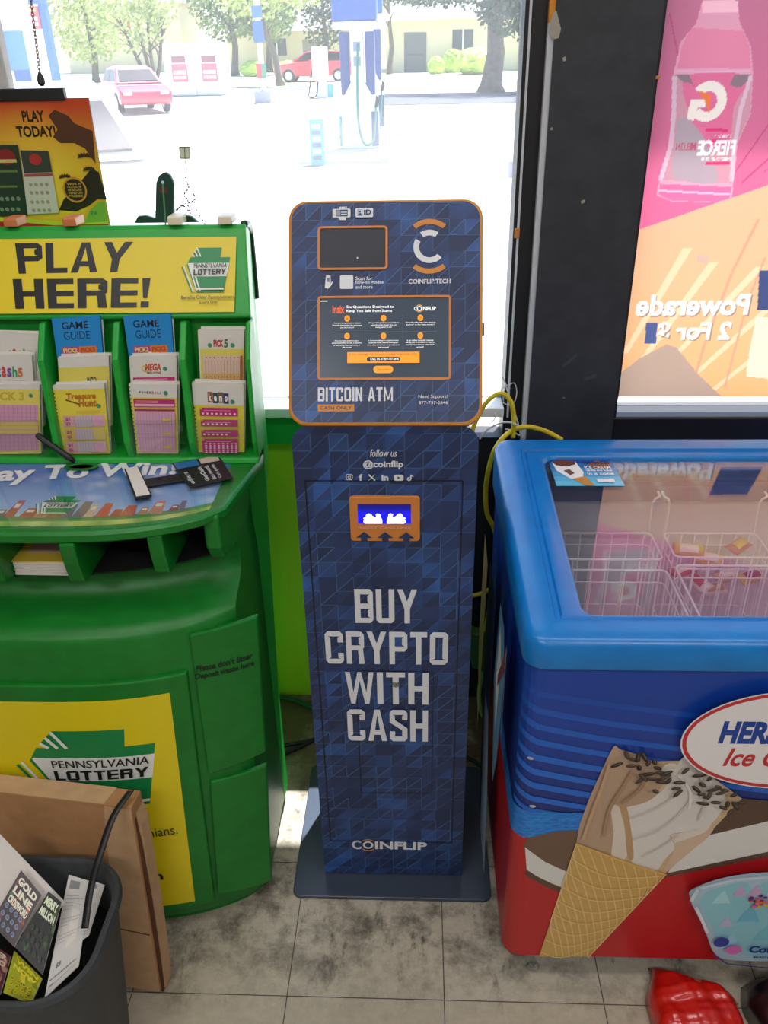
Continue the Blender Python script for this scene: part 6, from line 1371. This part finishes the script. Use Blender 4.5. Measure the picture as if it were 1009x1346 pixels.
glassy = mat('car_glass', '#2a2228', .25, spec=.15); tyre = mat('tyre_rubber', '#1a1a1b', .7); hub = mat('alloy_wheel', '#a8aaae', .3, .8)
def car(px, label, colr, L_=4.5, H_=1.5, yaw=0, loc=None, suv=False, cat='car'):
    o = empty('car', loc, label, cat); o.rotation_euler.z = yaw
    pm = mat('car_paint_'+colr.strip('#')+str(int(loc[1])), colr, .25, coat=.6)
    s = L_/4.5; h = H_/1.5
    low = [(-2.22,.30),(-2.25,.62),(-2.15,.92),(-1.2,.98),(.85,.97),(1.75,.86),(2.2,.72),(2.25,.42),(2.15,.28)]
    bm = bmesh.new(); W_ = .88
    prism(bm, [(x*s, z*h) for x, z in low], lambda x, z: (x, -W_, z), lambda x, z: (x, W_, z)); link('body', bm, pm, o, local=True, bevel=.09, seg=3)
    top = [(-2.05,.93),(-1.75 if suv else -1.35,1.42),(-.2,1.50),(.45,1.42),(1.25,.95)]
    bm = bmesh.new(); a = [bm.verts.new((x*s, -.80, z*h)) if z < 1 else bm.verts.new((x*s, -.62, z*h)) for x, z in top]; b = [bm.verts.new((x*s, .80, z*h)) if z < 1 else bm.verts.new((x*s, .62, z*h)) for x, z in top]
    bm.faces.new(a); bm.faces.new(b[::-1])
    for i in range(5): j = (i+1) % 5; bm.faces.new((a[i], b[i], b[j], a[j]))
    bmesh.ops.recalc_face_normals(bm, faces=bm.faces[:]); link('cabin', bm, pm, o, local=True, bevel=.04)
    yy = lambda z: .80-.18*(z-.95)/.5
    for sgn in (-1, 1):
        for nm, pts in (('side_window', [(-.35,1.0),(-.35,1.40),(-1.3 if not suv else -1.6,1.36),(-1.65 if not suv else -1.75,1.02)]), ('side_window', [(-.27,1.0),(-.27,1.40),(.4,1.36),(.98,1.01)])):
            bm = bmesh.new(); prism(bm, [(x*s, z) for x, z in pts], lambda x, z: (x, sgn*(yy(z)+.006), z*h), lambda x, z: (x, sgn*(yy(z)-.01), z*h)); link(nm, bm, glassy, o, local=True)
    for nm, (xa, za, xb, zb) in (('windscreen', (.50,1.37,1.16,1.02)), ('rear_window', (-1.80 if suv else -1.42,1.36,-2.02,1.02))):
        d = .012 if nm == 'windscreen' else -.012
        bm = bmesh.new(); v = [bm.verts.new(p) for p in ((xa*s+d, -.55, za*h+.012), (xa*s+d, .55, za*h+.012), (xb*s+d, .66, zb*h+.012), (xb*s+d, -.66, zb*h+.012))]; f_ = bm.faces.new(v)
        r_ = bmesh.ops.extrude_face_region(bm, geom=[f_]); bmesh.ops.translate(bm, verts=[g_ for g_ in r_['geom'] if isinstance(g_, bmesh.types.BMVert)], vec=(-d*1.2, 0, -.02)); bmesh.ops.recalc_face_normals(bm, faces=bm.faces[:])
        link(nm, bm, glassy, o, local=True)
    for x in (-1.4, 1.4):
        for sgn in (-1, 1):
            bm = bmesh.new(); lathe(bm, [(.22, -.1), (.32, -.1), (.335, -.06), (.335, .06), (.32, .1), (.22, .1)], 20, Matrix.Translation((x*s, sgn*.80, .335)) @ Matrix.Rotation(PI/2, 4, 'X')); wh = link('wheel', bm, tyre, o, local=True, smooth=2)
            bm = bmesh.new(); lathe(bm, [(.05, -.104), (.21, -.104), (.21, .104), (.05, .104)], 14, Matrix.Translation((x*s, sgn*.80, .335)) @ Matrix.Rotation(PI/2, 4, 'X')); link('hubcap', bm, hub, wh, local=True)
    for sgn in (-1, 1):
        link('headlamp', B(2.16*s, 2.25*s, sgn*.62-.14, sgn*.62+.14, .60*h, .70*h), mat('lamp_glass', '#dfe6ea', .1), o, local=True)
        link('tail_lamp', B(-2.27*s, -2.2*s, sgn*.66-.12, sgn*.66+.12, .66*h, .82*h), mat('red_lamp', '#8a1a16', .2), o, local=True)
    return o
car(None, 'white car parked close outside the window behind the game poster', '#e8e8e6', 4.5, 1.60, math.radians(-63), (-3.55, 8.35, -.15), True)
car(None, 'red car parked beyond the white car on the left', '#b03a4a', 4.3, 1.45, math.radians(-62), (-10.2, 33.0, gz(33)), False)
car(None, 'red car parked behind the blue fuel pump', '#b8283c', 4.4, 1.55, math.radians(178), (-5.75, 52, gz(52)), True)

barkm = noisy('tree_bark', '#4d463c', '#6a6050', 6, .9)
def leafmat(n, c1, c2): 
    return noisy(n, c1, c2, 1.2, .8)
lm = [leafmat('leaves_mid', '#4a6636', '#7c9250'), leafmat('leaves_pale', '#8ea05a', '#b8c07c'), leafmat('leaves_dark', '#2e4030', '#55684a')]
def tree(base, h, crowns, n, leaf, m, label, trunk=.2, lean=0, stems=1, seed=1, bare=False, cat='tree', name='tree', group=None):
    rr = random.Random(seed); o = empty(name, base, label, cat, group)
    bm = bmesh.new()
    tops = []
    for k in range(stems):
        a = 2*PI*k/max(1, stems)+.4; sp = .0 if stems == 1 else .22
        p0 = Vector((.12*math.cos(a)*(stems > 1), .12*math.sin(a)*(stems > 1), -.1)); p3 = Vector((lean+h*sp*math.cos(a), h*sp*math.sin(a)*.6, h*.62))
        tube(bm, [p0, p0.lerp(p3, .1), p0.lerp(p3, .35)+Vector((.02*h, 0, 0)), p0.lerp(p3, .7), p3], [trunk*1.7, trunk*1.1, trunk*.9, trunk*.65, trunk*.3], 9)
        tops.append(p3)
        for j in range(7 if not bare else 12):
            t = rr.uniform(.45, 1); q0 = p0.lerp(p3, t); d_ = Vector((rr.uniform(-1, 1), rr.uniform(-1, 1), rr.uniform(.3, 1))).normalized()*h*rr.uniform(.12, .28)
            tube(bm, [q0, q0+d_*.5+Vector((0, 0, .02*h)), q0+d_], [trunk*.35, trunk*.2, trunk*.06], 5)
    link('trunk', bm, barkm, o, local=True, smooth=True)
    bm = bmesh.new()
    for (cx, cy, cz, rx, ry, rz), share in crowns:
        for k in range(int(n*share)):
            while True:
                p = Vector((rr.uniform(-1, 1), rr.uniform(-1, 1), rr.uniform(-1, 1)))
                if .2 < p.length < 1: break
            if math.sin(p.x*6+seed)*math.sin(p.z*7+seed*2)*math.sin(p.y*5) < -.28: continue
            c = Vector((cx+p.x*rx, cy+p.y*ry, cz+p.z*rz)); nn = Vector((rr.gauss(0, 1), rr.gauss(0, 1), rr.gauss(0, 1))).normalized(); t1 = nn.orthogonal().normalized()*leaf*rr.uniform(.6, 1.3); t2 = nn.cross(t1).normalized()*leaf*rr.uniform(.4, .9)
            v = [bm.verts.new(c+q_) for q_ in (-t1, -t2*.8+t1*.1, t1, t2*.8+t1*.1)]; bm.faces.new(v)
    link('foliage', bm, m, o, local=True)
    return o
def gp(p, y): # ground point
    return (p, y, gz(y))
# right foreground tree, trunk visible by the window edge
tree((3.05, 40, gz(40)), 7.2, [((0,0,4.7,2.9,2.2,1.9), .45), ((-2.5,0,3.9,2.0,1.6,.8), .25), ((.4,-.8,3.0,1.2,1.0,.9), .14), ((1.7,0,3.2,1.4,1.6,1.5), .16)], 5200, .13, lm[2], 'large dark shady tree by the right edge of the left window', .42, seed=4)
tree((-7.1, 48, gz(48)), 6.4, [((-1.2,0,4.0,1.7,1.4,1.2), .5), ((.9,0,4.6,1.9,1.4,1.4), .5)], 1700, .14, lm[1], 'thin leaning tree with bare twigs behind the pole', .17, lean=-1.0, seed=7, bare=True)
tree((-6.6, 66, gz(66)), 8.2, [((0,0,3.6,1.5,1.4,2.8), .6), ((0,0,6.2,1.1,1.0,2.2), .4)], 2200, .17, lm[2], 'narrow dark conifer in front of the pale house', .2, seed=8)
tree((-13.6, 47, gz(47)), 5.0, [((-.4,0,3.1,1.5,1.3,1.5), .6), ((.7,0,3.9,1.3,1.2,1.3), .4)], 1900, .13, lm[1], 'bushy pale tree with several stems behind the left red car', .11, stems=4, seed=9)
tree((-19.5, 56, gz(56)), 7.4, [((0,0,3.7,2.4,2,2.8), 1)], 2600, .17, lm[1], 'pale green tree to the left behind the price sign', .2, seed=10)
tree((-12.2, 62, gz(62)), 8.0, [((0,0,4.2,2.6,2,2.3), .6), ((2.4,0,3.8,2.0,1.6,2.0), .4)], 4200, .17, lm[0], 'tall green tree above the white donation bins', .22, seed=11)
tree((-10.9, 68, gz(68)), 8.5, [((0,0,4.6,2.6,2,2.4), 1)], 2600, .18, lm[0], 'green tree right of the donation bins, beyond the road', .22, seed=12)
tree((-1.9, 60, gz(60)), 7.4, [((0,0,5.0,2.6,1.6,1.3), 1)], 1700, .15, lm[2], 'dark tree crown hanging in front of the far garage roof', .16, seed=13)
def bush(x, y, w_, h_, label, seed, m=1):
    o = empty('bush', (x, y, gz(y)), label, 'bush', 'round bushes by the house'); rr = random.Random(seed)
    bm = bmesh.new(); bmesh.ops.create_icosphere(bm, subdivisions=4, radius=1)
    for v in bm.verts:
        n_ = math.sin(v.co.x*9+seed)*math.sin(v.co.y*8+seed*2)*math.sin(v.co.z*9)
        v.co *= 1+.10*n_+rr.uniform(-.05, .05); v.co = Vector((v.co.x*w_/2, v.co.y*w_/2, max(-.02, (v.co.z+.85)*h_/1.85)))
    link('foliage', bm, leafmat('bush_green_%d' % seed, '#86a63c', '#b4cc5e'), o, local=True)
b1, b2, b3, b4 = [(2.204,0.5878),(4.364,0.5509),(3.2848,0.5693),(3.2506,1.5593)]
bush(b3[0]+.15, 57.5, 2.5, 1.45, 'round clipped green bush before the house, largest of the three right of the pump', 1)
bush(b1[0]-.1, 60.3, 1.3, 1.35, 'green bush peeping out left of the largest clipped bush', 5)
c1_ = [(1.1134,0.6959)][0]; bush(c1_[0]-.1, 58.5, 1.05, 1.0, 'smaller dark round bush by the garage corner', 2)
d1_ = [(-8.0862,0.9373)][0]; bush(d1_[0], 58, 1.5, .95, 'green bush left of the red car behind the pump', 3)
d1_ = [(-10.6637,0.9541)][0]; bush(d1_[0], 60, 1.6, .95, 'green bush near the tall pole, left of the thin tree', 4)

# house with garage
hw_ = noisy('cream_siding', '#cbbfa4', '#d3c8ae', .6, .8); hr = noisy('grey_shingle', '#94938f', '#a4a29c', 2, .9)
def house(name, x0, x1, y, hgt, roofh, label, openings):
    o = empty(name, ((x0+x1)/2, y, gz(y)), label, 'house'); z = gz(y)-.3
    link('walls', B(x0, x1, y, y+8, z, z+.3+hgt), hw_, o)
    bm = bmesh.new(); prism(bm, [(y-.5, z+.3+hgt-.05), (y+4, z+.3+hgt+roofh), (y+8.5, z+.3+hgt-.05)], lambda yy, zz: (x0-.4, yy, zz), lambda yy, zz: (x1+.4, yy, zz)); link('roof', bm, hr, o)
    for nm, a, b, c, d, m_ in openings:
        w_ = link(nm, B(a, b, y-.05, y+.02, gz(y)+c, gz(y)+d), m_, o)
        if nm == 'window':
            link('glazing_bar', B((a+b)/2-.04, (a+b)/2+.04, y-.08, y-.05, gz(y)+c, gz(y)+d), mat('white_paint', '#e6e4de', .6), w_)
        else: link('panel_line', B(a+.2, b-.2, y-.07, y-.05, gz(y)+c+1.0, gz(y)+c+1.06), mat('dark_line', '#3a3c40', .7), w_)
h1, h2, h3, h4, h5 = [(-1.559,0.7251),(7.4025,0.5707),(-0.9971,2.586),(0.3407,0.7366),(2.1172,1.5813)]
wn = mat('house_glass', '#4a5058', .1)
house('house', -2.2, 9.5, 62, 3.0, 2.6, 'pale cream house with a grey roof across the street, right of the fuel pump', [('garage_door', h3[0], h4[0]+.1, .0, 2.3, mat('grey_garage', '#5c6066', .6)), ('window', h5[0], h5[0]+1.35, 1.25, 2.4, wn)])
house('house', -14.2, -4.0, 70, 2.6, 3.0, 'pale house with a broad grey roof behind the conifer', [('window', -11.2, -9.8, 1.0, 2.1, wn), ('door', -8.6, -7.6, 0, 2.0, mat('door_grey', '#8a8478', .6))])
house('house', -27.0, -18.0, 72, 4.6, 2.6, 'tall tan house half hidden by trees on the left', [('window', -23.0, -21.8, 2.6, 4.0, mat('red_shutter', '#8a4a42', .6)), ('window', -20.4, -19.2, 2.6, 4.0, wn)])

# fuel pumps on the island
bl_, wp_ = mat('pump_blue', '#2a5aa8', .35), mat('pump_white', '#e4e6e8', .4); navy = mat('pump_navy', '#27407c', .4)
struct('ground_island', B(-2.25, -.55, 16.75, 19.6, -.15, -.02), noisy('island_concrete', '#b0aeb0', '#c0bec0', 2, .8))
def pump(x, y, s, label, wx=1.0):
    o = empty('fuel_pump', (x, y, -.02), label, 'fuel pump', 'fuel pumps on the forecourt')
    u = s
    bm = bmesh.new(); pr_ = [(-.36,0),(-.36,.55),(-.33,1.05),(-.12,1.45),(-.12,2.55),(.12,2.55),(.12,1.45),(.33,1.05),(.36,.55),(.36,0)]
    prism(bm, [(a*u, b*u) for a, b in pr_], lambda a, z: (a, -.22*u, z), lambda a, z: (a, .22*u, z)); link('housing', bm, wp_, o, local=True, bevel=.02)
    for sg in (-1, 1):
        link('side_column', B(min(sg*.16, sg*.34)*u, max(sg*.16, sg*.34)*u, -.18*u, .18*u, 1.15*u, 2.45*u), navy, o, local=True, bevel=.02)
    link('lower_panel', B(.26*u, .40*u, -.24*u, .2*u, .05*u, .8*u), navy, o, local=True); link('lower_stripe', B(-.40*u, -.36*u, -.24*u, .2*u, .05*u, .7*u), mat('cyan_stripe', '#2aa0c8', .4), o, local=True)
    link('canopy_band', B(-.46*u, .56*u, -.30*u, .30*u, 2.5*u, 2.64*u), wp_, o, local=True, bevel=.02)
    tp_ = link('topper', B(-.46*u, .40*u, -.26*u, .26*u, 2.66*u, 3.45*u), bl_, o, local=True, bevel=.03)
    link('topper_light', B(-.36*u, .26*u, -.275*u, -.255*u, 3.15*u, 3.27*u), mat('white_panel', '#f0f2f4', .3), tp_, local=True)
    bm = bmesh.new(); tube(bm, spline([(.02, -.24, 2.2*u), (.0, -.30, 1.4*u), (.0, -.30, .6*u), (.1*u, -.30, .12*u), (.28*u, -.30, .15*u), (.33*u, -.28, .55*u), (.36*u, -.26, .95*u)], 6), .022*u, 8); hs = link('hose', bm, mat('green_hose_paint', '#2a7a5a', .5), o, local=True, smooth=True)
    bm = bmesh.new(); prism(bm, [(.33*u,.9*u),(.40*u,.9*u),(.44*u,1.08*u),(.36*u,1.15*u)], lambda a, z: (a, -.31, z), lambda a, z: (a, -.25, z)); link('nozzle', bm, M['black'], hs, local=True)
    for k in range(2): link('screen', B(-.07*u, .07*u, -.225*u, -.215*u, (1.75+k*.3)*u, (1.95+k*.3)*u), mat('pump_screen', '#8a98a8', .2), o, local=True)
    return o
pp_ = [(-1.2151,17.8366)][0]
pump(pp_[0]+.02, 18.3, .83, 'blue and white fuel pump with a green hose on the near island').scale.x = 1.18
p2 = [(-1.2931,-0.1413)][0]; pump(p2[0]+.02, 23.5, .95, 'second blue and white fuel pump just behind the near one')
struct('ground_island_far', B(-1.5, .2, 22.9, 24.2, -.15, -.02), bpy.data.materials['island_concrete'])
# turquoise bollard sleeve with notices at the island end
p = [(-1.8652,16.7783)][0]
o = empty('notice_post', (p[0], 16.55, -.15), 'turquoise post with a column of small notices at the island end', 'post')
bm = bmesh.new(); prism(bm, rrect(p[0]-.13, p[0]+.13, 16.45, 16.65, .04, 4), lambda x, y: (x, y, -.15), lambda x, y: (x, y, .62)); link('sleeve', bm, mat('turquoise', '#4fc0cc', .4), o, bevel=.01)
q = Print()
for k in range(6): q.rect(p[0]-.08, p[0]+.08, -.05+k*.105, .02+k*.105, C('#e8eaea') if k % 2 else C('#3a6a8a'))
q.build('notices', lambda u, v, h: (u, 16.4495-h, v), M['ink'], o)
# air machine
o = empty('air_machine', (-4.05, 38.5, gz(38.5)), 'white and red tyre air machine standing by the road, left of the pump', 'machine')
x, y, z = -4.05, 38.5, gz(38.5)
link('cabinet', B(x-.32, x+.30, y-.25, y+.25, z+.7, z+1.85), wp_, o, bevel=.04); link('red_side', B(x-.46, x-.325, y-.2, y+.2, z+.75, z+1.4), mat('machine_red', '#b83038', .4), o); link('pedestal', B(x-.2, x+.2, y-.18, y+.18, z, z+.7), wp_, o); link('blue_foot', B(x+.25, x+.5, y-.2, y+.1, z, z+.5), mat('foot_blue', '#4a9ad0', .4), o)
bm = bmesh.new(); tube(bm, spline([(x-.33,y-.2,z+1.0),(x-.45,y-.22,z+.4),(x-.5,y-.2,z+.05),(x-.2,y-.24,z+.1),(x-.1,y-.26,z+.6)], 5), .03, 7); link('hose', bm, M['black'], o, smooth=True)
# white donation bins side by side
for k, (px, lb) in enumerate(((244, 'white donation bin with a red panel, left one of the pair outside'), (285, 'white donation bin with a red panel, right one of the pair outside'))):
    p = [(-10.5912,-0.0876),(-9.2611,-0.1091)][k]; z = gz(42)
    o = empty('donation_bin', (p[0], 42, z), lb, 'bin', 'donation bins')
    x = p[0]; w_ = .66
    bm = bmesh.new(); prism(bm, [(41.3,z),(41.3,z+1.75),(41.5,z+2.05),(42.7,z+2.05),(42.7,z)], lambda yy, zz: (x-w_, yy, zz), lambda yy, zz: (x+w_, yy, zz)); link('shell', bm, wp_, o, bevel=.04)
    link('chute', B(x-.3, x+.3, 41.26, 41.31, z+1.3, z+1.55), mat('chute_dark', '#8a5a60', .5), o); pn = link('red_panel', B(x-.34, x+.34, 41.27, 41.30, z+.55, z+1.25), mat('panel_red', '#d06a72', .5), o)
    q = Print(); q.text('CLOTHES', x-.28, x+.28, z+.85, z+1.0, C('#f0e8e8'), .04); q.text('AND SHOES', x-.28, x+.28, z+.66, z+.79, C('#f0e8e8'), .04); q.build('panel_writing', lambda u, v, h: (u, 41.269-h, v), M['ink'], pn)
# pole with signs
p = [(-6.0491,0.1579)][0]; x, y, z = p[0], 36, gz(36)
o = empty('lamp_pole', (x, y, z), 'tall white pole with blue and red notices, right of the donation bins', 'pole')
bm = bmesh.new(); tube(bm, [(x, y, z), (x, y, z+6)], .10, 12); link('pole', bm, wp_, o, smooth=True)
link('base', B(x-.32, x+.32, y-.3, y+.3, z, z+.42), mat('pole_base', '#9a9ea6', .7), o)
for a, b, c_ in ((2.05, 2.75, '#3a68b0'), (2.85, 3.25, '#5078b0')): link('notice', B(x-.19, x+.19, y-.13, y-.105, z+a, z+b), mat('notice_blue_'+c_[1:], c_, .4), o)
link('notice', B(x-.19, x+.02, y-.13, y-.105, z+.85, z+1.35), mat('notice_red', '#c04a50', .4), o); link('notice', B(x+.02, x+.19, y-.13, y-.105, z+.85, z+1.35), mat('notice_green', '#4a9070', .4), o)
# price sign on its blue pole, upper left
p = [(-12.112,1.3289),(-12.22,2.0817),(-11.4785,2.9015)]; x, y = p[0][0], 30; z = gz(30)
o = empty('price_sign', (x, y, z), 'blue pole sign with red price panel, upper left through the window', 'sign')
sx0, sx1, sz0, sz1 = p[1][0], p[2][0]-.05, p[1][1]*0+[(-12.0445,2.5402)][0][1], [(-11.9086,3.1549)][0][1]
link('blue_board', B(x+.2, x+.42, y, y+.25, z, z+5.2), mat('sign_blue', '#2c62b8', .4), o); link('blue_pole', B(x-.56, x-.46, y, y+.2, z, z+5), bpy.data.materials['sign_blue'], o)
link('header', B(x-.58, x+.44, y-.05, y+.2, [(-11.9086,3.1549)][0][1]+.05, z+5.2), bpy.data.materials['sign_blue'], o)
pb_ = link('red_panel', B(x-.44, x+.19, y-.06, y+.1, [(-12.0445,2.5402)][0][1], [(-11.9086,3.1549)][0][1]), mat('price_red', '#c8505a', .4), o)
q = Print(); q.text('Outlet', x-.38, x+.13, [(-11.94,3.0127)][0][1], [(-11.9176,3.1144)][0][1], C('#e8d070'), .04)
for k in (20, 27): pz_ = [(-11.9852,2.8083),(-12.0171,2.6643)][0 if k == 20 else 1][1]; q.rect(x-.38, x+.13, pz_-.03, pz_+.06, C('#f0d8d8'))
q.build('panel_writing', lambda u, v, h: (u, y-.061-h, v), M['ink'], pb_)
# blue and white shop building at the far left
x0, x1, y = -15.2, [(-10.8679,2.0225)][0][0], 26; z = gz(26)
o = empty('shop_building', (x0/2+x1/2, y, z), 'white and blue shop front at the far left through the window', 'building')
link('walls', B(x0, x1, y, y+.7, z-.2, z+4.2), wp_, o); link('blue_band', B(x0, x1-.0, y-.06, y, z+1.55, z+2.5), mat('band_blue', '#5a8ac8', .4), o); link('blue_corner', B(x1-.45, x1-.003, y-.08, y, z, z+1.55), mat('corner_blue', '#3a62b0', .4), o)
for k in range(2): wv = link('shop_window', B(x0+.3+k*1.25, x0+1.4+k*1.25, y-.05, y+.01, z+.25, z+1.45), mat('shop_glass', '#9ac0d8', .1), o); link('mullion', B(x0+.83+k*1.25, x0+.88+k*1.25, y-.07, y-.05, z+.25, z+1.45), wp_, wv)
